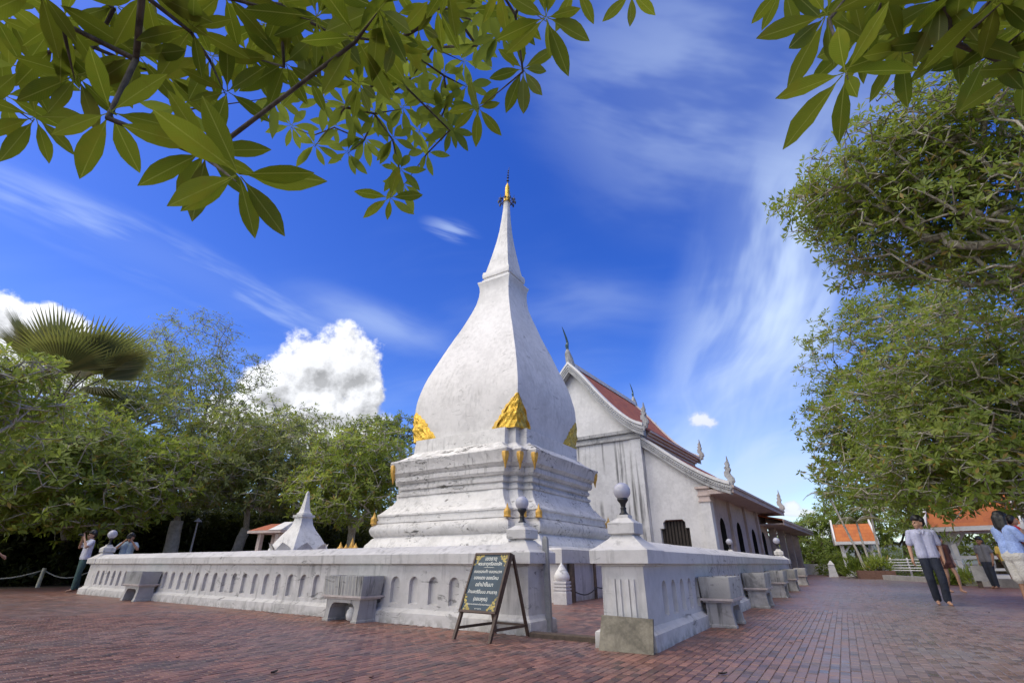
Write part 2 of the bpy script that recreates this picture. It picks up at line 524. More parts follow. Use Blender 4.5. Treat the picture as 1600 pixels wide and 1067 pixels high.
M_globe = plain('opal_glass', (0.40, 0.40, 0.47), 0.25, 0.04, 3.0, bmp=0)
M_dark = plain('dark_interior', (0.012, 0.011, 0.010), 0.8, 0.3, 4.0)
M_shutter = plain('dark_timber', (0.035, 0.026, 0.020), 0.65, 0.4, 14.0)
M_frame = plain('red_brown_timber', (0.12, 0.045, 0.03), 0.6, 0.3, 12.0)
M_signblue = plain('sign_blue', (0.022, 0.048, 0.075), 0.38, 0.25, 8.0)
M_letters = plain('sign_letters', (0.72, 0.72, 0.66), 0.5, 0.1, 8.0, bmp=0)
M_signgold = plain('sign_gilding', (0.42, 0.33, 0.10), 0.45, 0.2, 30.0, metal=0.3)
M_signwood = plain('sign_frame_timber', (0.070, 0.040, 0.028), 0.5, 0.35, 25.0)
M_slab = plain('mossy_concrete', (0.185, 0.165, 0.125), 0.85, 0.45, 5.0, bmp=0.5)
M_post = plain('grey_painted_post', (0.23, 0.23, 0.235), 0.5, 0.2, 10.0)
M_wood = plain('weathered_timber', (0.085, 0.060, 0.045), 0.8, 0.4, 12.0, bmp=0.4)
M_brick = paving('brick_paver', False)
M_pave = paving('brick_paving_far', True)
M_redtile = tiles('red_roof_tiles', (0.20, 0.042, 0.012), (0.42, 0.11, 0.030), 4.2, 5.0)
M_orangetile = tiles('orange_roof_tiles', (0.46, 0.10, 0.010), (0.70, 0.22, 0.022), 3.6, 5.0)
M_earth = plain('bare_earth', (0.060, 0.045, 0.030), 0.95, 0.4, 0.8, bmp=0.6, bdist=0.1, cs='Object')
M_hill = plain('far_forest', (0.10, 0.115, 0.10), 1.0, 0.25, 0.02)
M_leafA = leafmat('leaf_plumeria', (0.135, 0.200, 0.022), (0.280, 0.345, 0.058), (0.44, 0.47, 0.14), 0.52, dead=(0.30, 0.19, 0.04))
M_leafB = leafmat('leaf_olive', (0.160, 0.195, 0.055), (0.310, 0.340, 0.125), (0.44, 0.44, 0.21), 0.52, dead=(0.28, 0.17, 0.05))
M_leafC = leafmat('leaf_deep', (0.085, 0.130, 0.018), (0.180, 0.230, 0.036), (0.26, 0.29, 0.075), 0.5)
M_leafR = leafmat('leaf_right_tree', (0.085, 0.140, 0.014), (0.200, 0.255, 0.036), (0.35, 0.37, 0.10), 0.45, dead=(0.26, 0.17, 0.04))
M_leafF = leafmat('leaf_overhead', (0.060, 0.095, 0.008), (0.120, 0.150, 0.014), (0.150, 0.170, 0.022), 0.5, 0.5, 0.2)
M_palm = leafmat('leaf_fan_palm', (0.10, 0.105, 0.055), (0.22, 0.195, 0.095), (0.33, 0.26, 0.10), 0.25, 0.55)
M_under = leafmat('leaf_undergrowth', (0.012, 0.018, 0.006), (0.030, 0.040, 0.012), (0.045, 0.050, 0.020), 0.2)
M_hedge = leafmat('leaf_hedge', (0.075, 0.125, 0.014), (0.16, 0.21, 0.030), (0.22, 0.26, 0.050), 0.4)
M_barkA = bark('bark_pale', (0.27, 0.25, 0.21), (0.54, 0.51, 0.45))
M_barkR = bark('bark_grey', (0.16, 0.145, 0.115), (0.40, 0.37, 0.31))
M_barkB = bark('bark_brown', (0.055, 0.042, 0.030), (0.15, 0.12, 0.09))
M_barkF = bark('bark_overhead', (0.045, 0.036, 0.026), (0.12, 0.10, 0.075))
M_lime = plain('limewashed_trunk', (0.42, 0.41, 0.40), 0.9, 0.25, 8.0, bmp=0.5)

# ------------------------------------------------------------------ ground and paving
def struct(o): o['kind'] = 'structure'; return o
R_ = 4000.0
g = MB().add([(-R_, -R_, -0.06), (R_, -R_, -0.06), (R_, R_, -0.06), (-R_, R_, -0.06)], [(0, 1, 2, 3)])
struct(g.build('ground', M_earth))
pav = MB().add([(-24.5, -14, -0.0015), (16, -14, -0.0015), (16, 48, -0.0015), (-4.2, 48, -0.0015), (-4.2, 23.4, -0.0015), (-24.5, 23.4, -0.0015)], [(0, 1, 2, 3, 4, 5)])
pavement = struct(pav.build('pavement', M_pave, fix=False))

def brick_mesh(seed):
    """one paver: chamfered block, a little worn at the corners"""
    rn = random.Random(seed); hx, hy = BW / 2 - 0.0022, BL_ / 2 - 0.0026
    mb = MB(); c = 0.0036
    j = lambda: rn.uniform(-0.0012, 0.0012)
    lo = [(-hx, -hy, -0.012), (hx, -hy, -0.012), (hx, hy, -0.012), (-hx, hy, -0.012)]
    mi = [(-hx + j(), -hy + j(), 0.0015), (hx + j(), -hy + j(), 0.0015), (hx + j(), hy + j(), 0.0015), (-hx + j(), hy + j(), 0.0015)]
    hi = [(-hx + c + j(), -hy + c + j(), 0.0045), (hx - c + j(), -hy + c + j(), 0.0045), (hx - c + j(), hy - c + j(), 0.0045), (-hx + c + j(), hy - c + j(), 0.0045)]
    mb.loft([lo, mi, hi], False, True)
    me = bpy.data.meshes.new('brick'); me.from_pydata(mb.v, [], mb.f); me.materials.append(M_brick); me.update()
    return me, np.array(mb.v), mb.f

BR = [brick_mesh(k) for k in range(6)]
cells = []
for ix in range(int(-15 / BW), int(8 / BW)):
    for iy in range(int(1 / BL_), int(13 / BL_)):
        x = (ix + 0.5) * BW
        y = (iy + 0.5 - 0.5 * (ix % 2)) * BL_
        d = math.hypot(x, y)
        if d > 11.5 or d < 3.2: continue
        v = np.array([x, y, -EYE]); z = v @ FWD
        if z < 0.3: continue
        sx = 800 + 755 * (v @ RGT) / z; sy = 533.5 - 755 * (v @ UPV) / z
        if not (-40 < sx < 1640 and sy < 1110): continue
        if x < -3.3 and y > 5.70 - 0.053 * (x + 3.4): continue       # under the left wall and the court behind it
        if -3.3 <= x < -2.45 and y > 5.60: continue
        if -2.45 <= x < -1.62 and y > 5.30: continue
        cells.append((d if sy < 1075 else d + 100, x, y))
cells.sort()
rb = random.Random(5)
near = cells[:300]
for (_, x, y) in near:
    o = mkobj('brick', rb.choice(BR)[0], pavement, (x, y, rb.uniform(-0.002, 0.0015)))
    o.rotation_euler = (rb.uniform(-0.016, 0.016), rb.uniform(-0.022, 0.022), rb.uniform(-0.012, 0.012))
bv, bf = [], []
for (_, x, y) in cells[300:]:
    me, vs, fs = rb.choice(BR); o = len(bv)
    ax, ay, az = rb.uniform(-0.012, 0.012), rb.uniform(-0.02, 0.02), rb.uniform(-0.002, 0.0015)
    for q in vs: bv.append((q[0] + x, q[1] + y, q[2] + az + q[0] * ay + q[1] * ax))
    bf += [tuple(i + o for i in f) for f in fs]
me = bpy.data.meshes.new('brick_field'); me.from_pydata(bv, [], bf); me.materials.append(M_brick); me.update()
o = mkobj('brick_field', me, pavement); o['kind'] = 'stuff'

# far hills on the right
hv, hf = [], []
N = 60
for i in range(N + 1):
    a = rad(-10 + 50 * i / N)
    h = 58 + 34 * mnoise.noise(Vector((i * 0.16, 3.3, 0))) + 14 * mnoise.noise(Vector((i * 0.6, 1.3, 0)))
    for k, (dd, hh) in enumerate(((1250, -2), (1500, h * 0.6), (1750, h), (2100, -5))):
        hv.append((math.sin(a) * dd, math.cos(a) * dd, hh))
for i in range(N):
    for k in range(3):
        hf.append((i * 4 + k, (i + 1) * 4 + k, (i + 1) * 4 + k + 1, i * 4 + k + 1))
hl = MB().add(hv, hf).build('hills', M_hill, smooth=60); struct(hl)

# ------------------------------------------------------------------ the great white chedi
CH = np.array([-10.82, 16.08])
LEAN = 0.0265
def lean(x, y, z):
    k = LEAN * max(0.0, z - 2.5)
    return (x + RGT[0] * k, y + RGT[1] * k, z)
def wob(p, s, a, seed=0.0):
    q = Vector((p[0] * s + seed, p[1] * s, p[2] * s))
    return mnoise.noise(q) * a

def ring(w, n, seg=10):
    """square outline with twice-stepped corners, sides split so they can waver"""
    if n <= 0:
        cs = [(w, -w), (w, w), (-w, w), (-w, -w)]
    else:
        cs = []
        for k in range(4):
            base = [(w, -(w - 2 * n)), (w, (w - 2 * n)), (w - n, (w - 2 * n)), (w - n, (w - n)), (w - 2 * n, (w - n))]
            ca, sa = (1, 0, -1, 0)[k], (0, 1, 0, -1)[k]
            cs += [(x * ca - y * sa, x * sa + y * ca) for x, y in base]
    out = []
    m = len(cs)
    for i in range(m):
        a, b = cs[i], cs[(i + 1) % m]
        L = math.hypot(b[0] - a[0], b[1] - a[1])
        k = seg if L > 0.9 else 1
        for q in range(k):
            out.append((a[0] + (b[0] - a[0]) * q / k, a[1] + (b[1] - a[1]) * q / k))
    return out

def sweep(prof, n, seg=12, amp=0.014, upturn=None, seed=0.0, cap0=False, cap1=True, ws=1.3):
    mb = MB(); loops = []
    for (w, z) in prof:
        lp = []
        for (x, y) in ring(w, n, seg):
            dz = wob((x, y, z), ws, amp, seed) + wob((x, y, z), 4.1, amp * 0.4, seed)
            dr = wob((x, y, z), ws * 1.2, amp, seed + 9) + wob((x, y, z), 5.0, amp * 0.5, seed + 3)
            if upturn:
                z0, z1, u = upturn
                if z0 <= z <= z1:
                    e = min(abs(x), abs(y)) / w
                    dz += u * max(0, (e - 0.55) / 0.45) ** 2
            r = 1 + dr / max(w, 0.3)
            lp.append(lean(x * r, y * r, z + dz))
        loops.append(lp)
    mb.loft(loops, cap0, cap1)
    return mb

chedi = thing('chedi', 'tall white bell-shaped stupa with gold leaf ornaments and stepped base', 'stupa', (CH[0], CH[1], 0))
sweep([(5.44, -0.05), (5.44, 0.78)], 0, 24, 0.010, cap1=False).build('terrace_wall', M_wall, chedi, 30)
sweep([(5.40, 0.78), (5.53, 0.785), (5.54, 1.07), (5.50, 1.10), (5.3, 1.11)], 0, 24, 0.0045).build('terrace_kerb', M_wall, chedi, 30)
NT = 0.34
sweep([(3.80, 1.05), (3.80, 1.20), (3.70, 1.245), (3.62, 1.26), (3.60, 1.34), (3.52, 1.42), (3.46, 1.52), (3.36, 1.60)], NT, 14, 0.02, seed=1).build('footing', M_base, chedi, 35)
sweep([(3.36, 1.58), (3.42, 1.62), (3.49, 1.69), (3.52, 1.77), (3.52, 1.84), (3.48, 1.92), (3.40, 1.99), (3.33, 2.03)], NT, 14, 0.02, seed=2).build('torus_moulding', M_aged_shaded, chedi, 50)
sweep([(3.33, 2.02), (3.37, 2.04), (3.37, 2.11), (3.34, 2.115), (3.34, 2.25), (3.38, 2.26), (3.38, 2.31), (3.33, 2.335),
       (3.22, 2.44), (3.11, 2.57), (3.09, 2.62), (3.04, 2.63), (2.96, 2.78), (2.90, 2.93)], NT, 14, 0.018, seed=3).build('lower_base', M_base, chedi, 35)
sweep([(2.90, 2.92), (2.95, 2.94), (2.95, 3.03), (2.87, 3.05), (2.85, 3.14), (2.92, 3.17), (2.93, 3.27), (2.88, 3.29), (2.88, 3.36),
       (2.95, 3.38), (2.99, 3.44)], NT, 14, 0.016, seed=4).build('waist', M_aged_shaded, chedi, 35)
sweep([(2.99, 3.43), (3.02, 3.46), (3.02, 3.60), (2.98, 3.61), (3.08, 3.72), (3.11, 3.74), (3.11, 3.78), (3.17, 3.98), (3.22, 4.10), (3.20, 4.135)], NT, 16, 0.022, (3.9, 4.2, 0.05), seed=5, ws=1.6, cap1=False).build('cornice', M_aged_shaded, chedi, 35)
sweep([(3.20, 4.135), (3.02, 4.21), (2.80, 4.36), (2.62, 4.50)], NT, 16, 0.022, (3.9, 4.2, 0.05), seed=5, ws=1.6).build('sloping_shelf', M_shelf, chedi, 35)
sweep([(2.54, 4.40), (2.55, 4.72), (2.54, 5.00)], 0.27, 10, 0.010, seed=6).build('pedestal', M_white, chedi, 30)
bulb_prof = [(2.27, 4.98), (2.31, 5.3), (2.34, 5.6), (2.36, 5.95), (2.37, 6.3), (2.36, 6.6), (2.33, 6.85), (2.28, 7.1), (2.21, 7.4), (2.12, 7.7), (2.01, 8.05), (1.89, 8.4),
             (1.75, 8.8), (1.60, 9.2), (1.45, 9.6), (1.29, 10.0), (1.13, 10.45), (0.98, 10.9), (0.87, 11.35), (0.80, 11.75), (0.78, 12.05), (0.80, 12.25), (0.87, 12.43), (0.86, 12.46)]
sweep(bulb_prof, 0, 14, 0.022, (12.35, 12.5, 0.05), seed=7, ws=0.9).build('bell_body', M_bulb, chedi, 32)
sweep([(0.70, 12.40), (0.70, 12.55), (0.72, 12.56), (0.72, 12.64), (0.66, 12.66), (0.66, 12.74), (0.71, 12.76), (0.73, 12.90), (0.70, 13.03)], 0, 6, 0.008, (12.85, 13.1, 0.05), seed=8).build('collar', M_bulb, chedi, 30)
def bar(w, z, k):
    """square ring whose corners round off as k goes to 1"""
    out = []
    for i in range(32):
        a = -math.pi / 4 + 2 * math.pi * i / 32
        c, s_ = math.cos(a), math.sin(a)
        rs = w / max(abs(c), abs(s_)); rc = w * 1.1
        r = rs * (1 - k) + rc * k
        out.append(lean(r * c + wob((c, s_, z), 1.5, 0.006), r * s_, z))
    return out
MB().loft([bar(w, z, k) for w, z, k in ((0.64, 13.0, 0), (0.60, 13.2, 0), (0.50, 13.75, 0), (0.40, 14.35, 0.03), (0.31, 14.95, 0.10), (0.24, 15.6, 0.25), (0.19, 16.3, 0.5), (0.155, 16.9, 0.7), (0.135, 17.45, 0.8))], False, True).build('spire', M_bulb, chedi, 30)
fin = MB().lathe([(0.13, 17.4), (0.19, 17.44), (0.19, 17.52), (0.15, 17.56), (0.17, 17.68), (0.15, 17.82), (0.11, 17.95), (0.125, 18.1), (0.11, 18.25), (0.12, 18.36), (0.09, 18.5), (0.03, 18.68)], 16)
fin.map(lean).build('finial', M_gold, chedi, 40)
rod = MB().tube([(0, 0, 18.6), (0.0, 0, 19.1), (0.02, 0.015, 19.45), (0.04, 0.03, 19.8)], [0.03, 0.022, 0.018, 0.008], 6)
for zz, r in ((18.85, 0.075), (19.05, 0.065), (19.22, 0.055), (19.4, 0.045), (19.55, 0.035)):
    rod.lathe([(0.015, zz - 0.05), (r, zz), (0.015, zz + 0.02)], 8)
rod.map(lean).build('lightning_rod', M_black, chedi, 40)
cr = MB()
for k in range(10):
    a = 2 * math.pi * k / 10
    ca, sa = math.cos(a), math.sin(a)
    cr.tube([(0.12 * ca, 0.12 * sa, 17.45), (0.28 * ca, 0.28 * sa, 17.42), (0.40 * ca, 0.40 * sa, 17.55), (0.43 * ca, 0.43 * sa, 17.72)], [0.02, 0.018, 0.016, 0.01], 5)
    c0 = (0.42 * ca, 0.42 * sa, 17.55)
    cr.lathe([(0.005, 0.0), (0.05, -0.06), (0.055, -0.12), (0.01, -0.22)], 6, c0)
    cr.lathe([(0.01, 0.0), (0.045, 0.05), (0.01, 0.16)], 6, (0.30 * ca, 0.30 * sa, 17.46))
for k in range(20):
    a0, a1 = 2 * math.pi * k / 20, 2 * math.pi * (k + 1) / 20
    cr.tube([(0.36 * math.cos(a0), 0.36 * math.sin(a0), 17.5), (0.36 * math.cos(a1), 0.36 * math.sin(a1), 17.5)], 0.014, 4)
cr.map(lean).build('crown_ring', M_black, chedi, 40)

def bulb_w(z):
    for (w0, z0), (w1, z1) in zip(bulb_prof, bulb_prof[1:]):
        if z0 <= z <= z1: return w0 + (w1 - w0) * (z - z0) / (z1 - z0)
    return bulb_prof[0][0]
def corner_leaf(sx, sy):
    """gilt leaf that folds round one corner of the bell"""
    mb = MB(); H = 1.22; nu, nv = 22, 22
    rows = []
    for j in range(nv + 1):
        t = j / nv; z = 5.0 + H * t
        half = 0.93 * (1 - t ** 1.45) * (1 + 0.05 * math.sin(t * 13.0)) + 0.006
        row = []
        for i in range(-nu // 2, nu // 2 + 1):
            s = i / (nu / 2); L = abs(s) * half
            edge = abs(s)
            # flame-toothed edge, raised rim, embossed middle
            tooth = 0.055 * abs(math.sin(t * 21.0)) * (edge > 0.95)
            L += tooth
            rel = 0.06 + 0.06 * math.sin(edge * math.pi) + 0.04 * math.sin(t * 17 + edge * 9) * math.sin(edge * 11) + 0.07 * (edge > 0.82) + 0.07 * t * t
            rel += 0.05 * mnoise.noise(Vector((s * 5, t * 9, sx * 3 + sy)))
            rel *= (1 - t) ** 0.6
            if edge >= 0.999: rel = 0.0
            w = bulb_w(z) + rel
            p = (w, w - L) if s >= 0 else (w - L, w)
            row.append(lean(sx * p[0], sy * p[1], z + tooth * 0.7))
        rows.append(row)
    vs = [p for r in rows for p in r]; c = len(rows[0]); fs = []
    for j in range(nv):
        for i in range(c - 1): fs.append((j * c + i, j * c + i + 1, (j + 1) * c + i + 1, (j + 1) * c + i))
    mb.add(vs, fs)
    mb.build('gold_leaf_ornament', M_gold, chedi, 50)
for sx, sy in ((1, -1), (-1, -1), (1, 1)): corner_leaf(sx, sy)

def drop_mesh():
    mb = MB(); mb.lathe([(0.012, -0.36), (0.05, -0.20), (0.085, -0.10), (0.095, -0.09), (0.135, 0.10), (0.12, 0.17), (0.06, 0.21), (0.01, 0.25)], 6); return mb
def small_mesh():
    mb = MB(); mb.lathe([(0.10, 0.0), (0.115, 0.03), (0.10, 0.05), (0.11, 0.14), (0.095, 0.2), (0.05, 0.25), (0.035, 0.27), (0.03, 0.31), (0.004, 0.40)], 8); return mb
d0 = s0 = None
for sx, sy in ((1, -1), (-1, -1), (1, 1)):
    for k, (ax, ay) in enumerate(((0, 2), (1, 1), (2, 0))):
        w = 3.10; n = NT
        x, y = sx * (w - ax * n), sy * (w - ay * n)
        x, y, z = lean(x, y, 3.86)
        if d0 is None: d0 = drop_mesh().build('gold_drop', M_goldpaint, chedi, 30, (x, y, z))
        else:
            o = d0.copy(); COL.objects.link(o); o.location = (x, y, z)
        w = 3.44
        x, y = sx * (w - ax * n), sy * (w - ay * n)
        if s0 is None: s0 = small_mesh().build('gold_bud', M_goldpaint, chedi, 40, (x, y, 2.02))
        else:
            o = s0.copy(); COL.objects.link(o); o.location = (x, y, 2.02)

# ------------------------------------------------------------------ enclosure walls
WT = 0.44
def niche_cell(mb, xc, s, w, z0, z1, zb, zs, y=0.0):
    xl, xr = xc - s / 2, xc + s / 2; a, b = xc - w / 2, xc + w / 2
    q = lambda *p: mb.add([(x, y, z) for x, z in p], [tuple(range(len(p)))])
    q((xl, z0), (a, z0), (a, z1), (xl, z1)); q((b, z0), (xr, z0), (xr, z1), (b, z1)); q((a, z0), (b, z0), (b, zb), (a, zb))
    arc = [(xc - w / 2 * math.cos(math.pi * k / 8), zs + w / 2 * math.sin(math.pi * k / 8)) for k in range(9)]
    q((b, z1), (a, z1), *arc)
def niche_part(w, zb, zs, dep):
    mb = MB()
    arc = [(-w / 2 * math.cos(math.pi * k / 8), zs + w / 2 * math.sin(math.pi * k / 8)) for k in range(9)]
    loop = [(-w / 2, zb)] + arc + [(w / 2, zb)]
    n = len(loop)
    fr = [(x, 0, z) for x, z in loop]; bk = [(x, dep, z + (0.012 if z == zb else 0)) for x, z in loop]
    mb.loft([fr, bk], False, True)
    return mb

def wall(name, label, loc, rotz, x0, x1, s=0.388, w=0.185, zb=0.25, zs=0.515, dep=0.055, start=0.0):
    """low plastered enclosure wall: splayed plinth, arched blind niches, oversailing band, ridged coping"""
    t = thing(name, label, 'wall', loc, rotz)
    L0, L1 = min(x0, x1), max(x0, x1)
    rw = random.Random(int(abs(loc[0] * 100)))
    body = MB()
    n = int((L1 - L0 - start * 2) / s)
    a = L0 + ((L1 - L0) - n * s) / 2
    z0, z1 = 0.0, 0.775
    body.add([(L0, 0, z0), (a, 0, z0), (a, 0, z1), (L0, 0, z1)], [(0, 1, 2, 3)])
    body.add([(a + n * s, 0, z0), (L1, 0, z0), (L1, 0, z1), (a + n * s, 0, z1)], [(0, 1, 2, 3)])
    cs = []
    for k in range(n):
        xc = a + (k + 0.5) * s; cs.append(xc)
        niche_cell(body, xc, s, w, z0, z1, zb, zs)
    body.add([(L0, WT, z0), (L1, WT, z0), (L1, WT, z1), (L0, WT, z1), (L0, 0, z0), (L1, 0, z0), (L1, 0, z1), (L0, 0, z1)],
             [(0, 1, 2, 3), (4, 0, 3, 7), (1, 5, 6, 2)])
    body.build('wall_body', M_wall, t, fix=False)
    p0 = None
    for xc in cs:
        if p0 is None: p0 = niche_part(w, zb, zs, dep).build('niche', M_wall, t, 40, (xc, 0, 0))
        else:
            o = p0.copy(); COL.objects.link(o); o.location = (xc, 0, 0)
    def run(prof, nm, seg=0.5, amp=0.006):
        k = max(2, int((L1 - L0) / seg)); mb = MB(); loops = []
        for i in range(k + 1):
            x = L0 + (L1 - L0) * i / k
            loops.append([(x, y + wob((x + loc[0] * 3, y * 3, z * 3), 1.7, amp), z + wob((x + loc[1] * 3, y, z * 5), 1.3, amp)) for y, z in prof])
        mb.loft(loops); return mb.build(nm, M_wall, t, 25)
    run([(-0.004, 0.19), (-0.030, 0.165), (-0.075, 0.14), (-0.085, -0.03), (WT + 0.085, -0.03), (WT + 0.075, 0.14), (WT + 0.004, 0.19)], 'plinth')
    run([(-0.004, 0.755), (-0.022, 0.757), (-0.025, 0.775), (-0.08, 0.778), (-0.083, 0.905), (-0.072, 0.914), (0.11, 1.005), (0.15, 1.015), (WT - 0.15, 1.015), (WT - 0.11, 1.005),
         (WT + 0.083, 0.905), (WT + 0.08, 0.778), (WT + 0.004, 0.755)], 'coping')
    return t

def pillar(name, label, cx, cy, hx, hy, rotz=0.0, grooves=(), simple=False):
    t = thing(name, label, 'pillar', (cx, cy, 0), rotz, 'wall pillars with caps')
    mb = MB(); mb.frus(0, 0, -0.02, hx - 0.005, hy - 0.005, 0.777, hx - 0.015, hy - 0.015)
    mb.build('shaft', M_wall, t)
    MB().loft([[(sx * (hx + e), sy * (hy + e), z) for sx, sy in ((-1, -1), (1, -1), (1, 1), (-1, 1))] for e, z in ((0.075, -0.025), (0.07, 0.14), (0.028, 0.165), (0.0, 0.20))]).build('base', M_wall, t)
    MB().loft([[(sx * (hx + e), sy * (hy + e), z) for sx, sy in ((-1, -1), (1, -1), (1, 1), (-1, 1))] for e, z in
               ((0.0, 0.758), (0.02, 0.76), (0.02, 0.778), (0.078, 0.781), (0.080, 0.910), (0.07, 0.918), (0.02, 0.945), (-0.09, 1.03), (-0.115, 1.06))]).build('cornice', M_wall, t)
    c = 0.115
    MB().loft([[(sx * e, sy * e, z) for sx, sy in ((-1, -1), (1, -1), (1, 1), (-1, 1))] for e, z in
               ((0.105, 1.045), (0.105, 1.068), (0.152, 1.085), (0.155, 1.19), (0.148, 1.197), (0.078, 1.245), (0.07, 1.25), (0.068, 1.285))]).build('cap', M_wall, t)
    for (gx, gy, horizontal, L) in grooves:
        gm = MB()
        if horizontal: gm.hexa([(gx - 0.022, gy, 0.21), (gx + 0.022, gy, 0.21), (gx + 0.022, gy + 0.012, 0.21), (gx - 0.022, gy + 0.012, 0.21)],
                               [(gx - 0.022, gy, 0.63), (gx + 0.022, gy, 0.63), (gx + 0.022, gy + 0.012, 0.63), (gx - 0.022, gy + 0.012, 0.63)])
        gm.build('raised_strip', M_wall, t)
    return t

def lamp(cx, cy, label, r=0.092, base=1.285, arms=False):
    t = thing('globe_lamp', label, 'lamp', (cx, cy, base), 0, 'globe lamps on the enclosure pillars')
    st_ = MB().lathe([(0.052, -0.004), (0.052, 0.015), (0.036, 0.028), (0.030, 0.06), (0.036, 0.075), (0.026, 0.09), (0.034, 0.125), (0.058, 0.155), (0.064, 0.165), (0.060, 0.185), (0.03, 0.19)], 14)
    st_.build('stand', M_black, t, 40)
    pr = [(max(0.004, r * math.sin(math.pi * k / 14)), -r * math.cos(math.pi * k / 14) + 0.175 + r * 0.90) for k in range(15)]
    MB().lathe(pr, 24).build('globe', M_globe, t, 60)
    return t

PHI = rad(-3.03)
LW0 = (-3.40, 5.82)
wall('enclosure_wall', 'long white plaster wall with arched niches left of the gate', (LW0[0], LW0[1], 0), PHI, -14.78, -0.46)
wall('enclosure_wall', 'white plaster wall running back along the path right of the gate', (-1.80, 5.45, 0), rad(90), 0.42, 16.9)
# walls that close the court out of sight of the front ones
wall('enclosure_wall', 'far side wall of the white enclosure behind the small stupa', (-18.16 + 0.47, 6.60, 0), rad(90), 0.42, 16.0, s=1.2)
def lw(x, y):
    return (LW0[0] + x * math.cos(PHI) - y * math.sin(PHI), LW0[1] + x * math.sin(PHI) + y * math.cos(PHI))
px_, py_ = lw(-0.23, WT / 2)
pillar('gate_pillar', 'white gate pillar behind the blue sign, left of the opening', px_, py_, 0.245, 0.235, PHI, [])
lamp(px_, py_, 'white globe lamp on the gate pillar behind the blue sign')
qx, qy = -1.80 - 0.225, 5.45 + 0.22
pillar('gate_pillar', 'white gate pillar with the mossy slab leaning on its foot', qx, qy, 0.245, 0.235, 0.0,
       [(-0.105, -0.242, True, 0), (-0.045, -0.242, True, 0), (0.045, -0.242, True, 0), (0.105, -0.242, True, 0)])
lamp(qx, qy, 'white globe lamp on the gate pillar right of the opening', 0.098)
ex, ey = lw(-14.95, WT / 2)
pillar('corner_pillar', 'white corner pillar at the far left end of the wall', ex, ey, 0.235, 0.235, PHI)
lamp(ex, ey, 'white globe lamp at the far left corner of the wall', 0.12)
pillar('corner_pillar', 'white pillar at the far end of the right wall', -2.02, 22.4, 0.245, 0.235)
lamp(-2.02, 22.4, 'globe lamp at the far end of the right wall', 0.12)
pillar('gate_pillar', 'white pillar of the far gate in front of the hall doors', -3.72, 22.4, 0.245, 0.235)
lamp(-3.72, 22.4, 'globe lamp in front of the hall doors', 0.12)

# ------------------------------------------------------------------ the hall behind the chedi
HX, HY = -10.84, 24.0
hall = thing('temple_hall', 'white temple hall with steep red tiled roof and carved gable behind the stupa', 'temple', (HX, HY, 0), rad(-3.2))
def slope(pts, n=4):
    """smooth a list of x,z points"""
    out = []
    P = [Vector((p[0], p[1], 0)) for p in pts]
    for i in range(len(P) - 1):
        p0, p1, p2, p3 = P[max(i - 1, 0)], P[i], P[i + 1], P[min(i + 2, len(P) - 1)]
        for k in range(n):
            t = k / n
            q = 0.5 * ((2 * p1) + (-p0 + p2) * t + (2 * p0 - 5 * p1 + 4 * p2 - p3) * t * t + (-p0 + 3 * p1 - 3 * p2 + p3) * t ** 3)
            out.append((q.x, q.y))
    out.append(pts[-1]); return out
UP = slope([(0.0, 11.15), (0.55, 10.55), (1.1, 9.85), (1.8, 8.92), (2.6, 7.98), (3.35, 7.3), (3.95, 6.98)])
def offs(c, d):
    out = []
    for i, p in enumerate(c):
        a, b = c[max(i - 1, 0)], c[min(i + 1, len(c) - 1)]
        tx, tz = b[0] - a[0], b[1] - a[1]; L = math.hypot(tx, tz)
        out.append((p[0] + tz / L * d, p[1] - tx / L * d))
    return out
def roof(curve, y0, y1, th, name, mat, parent, side):
    lo = offs(curve, -th) if False else [(x, z - th) for x, z in curve]
    mb = MB()
    k = len(curve)
    for (yy) in (0,):
        a = [[(side * x, y, z) for x, z in curve] + [(side * x, y, z) for x, z in reversed(lo)] for y in (y0, y1)]
        mb.loft(a)
    return mb.build(name, mat, parent, 30)
YF, YR = -0.55, 9.4
for sd in (1, -1):
    roof(UP, YF + 0.30, YR - 0.2, 0.12, 'roof', M_redtile, hall, sd)
def barge(curve, y0, y1, depth, out, name, parent, side, mat=M_orn):
    """carved bargeboard: a deep board that follows the curved slope with a raised upper lip and teeth"""
    top = [(x, z + out) for x, z in curve]; bot = [(x, z - depth) for x, z in curve]
    mb = MB(); a = []
    for y in (y0, y1): a.append([(side * x, y, z) for x, z in top] + [(side * x, y, z) for x, z in reversed(bot)])
    mb.loft(a)
    b = mb.build(name, mat, parent, 30)
    # raised lip
    t2 = [(x, z + out + 0.10) for x, z in curve]; t1 = [(x, z + out - 0.05) for x, z in curve]
    mb = MB(); a = []
    for y in (y0 - 0.07, y1 + 0.02): a.append([(side * x, y, z) for x, z in t2] + [(side * x, y, z) for x, z in reversed(t1)])
    mb.loft(a); mb.build('lip', M_hall, b, 30)
    # relief scrolls along the board
    mb = MB(); n = int(len(curve) * 2.2)
    for i in range(n):
        f = (i + 0.5) / n * (len(curve) - 1); k = int(f); q = f - k
        x = curve[k][0] + (curve[k + 1][0] - curve[k][0]) * q; z = curve[k][1] + (curve[k + 1][1] - curve[k][1]) * q
        r = depth * 0.30
        mb.lathe([(r, 0), (r * 0.8, 0.035), (r * 0.35, 0.04), (r * 0.2, 0.075), (0.01, 0.08)], 7)
        o = len(mb.v) - 35
        for j in range(o, len(mb.v)):
            vx, vy, vz = mb.v[j]; mb.v[j] = (side * x + vx, y0 - vz, z - depth * 0.42 + out * 0.5 + vy)
    mb.build('scroll_relief', mat, b, 40)
    return b
for sd in (1, -1):
    barge(UP, YF, YF + 0.32, 0.50, 0.02, 'bargeboard', hall, sd)
    barge(UP, YR - 0.25, YR, 0.42, 0.02, 'rear_bargeboard', hall, sd)
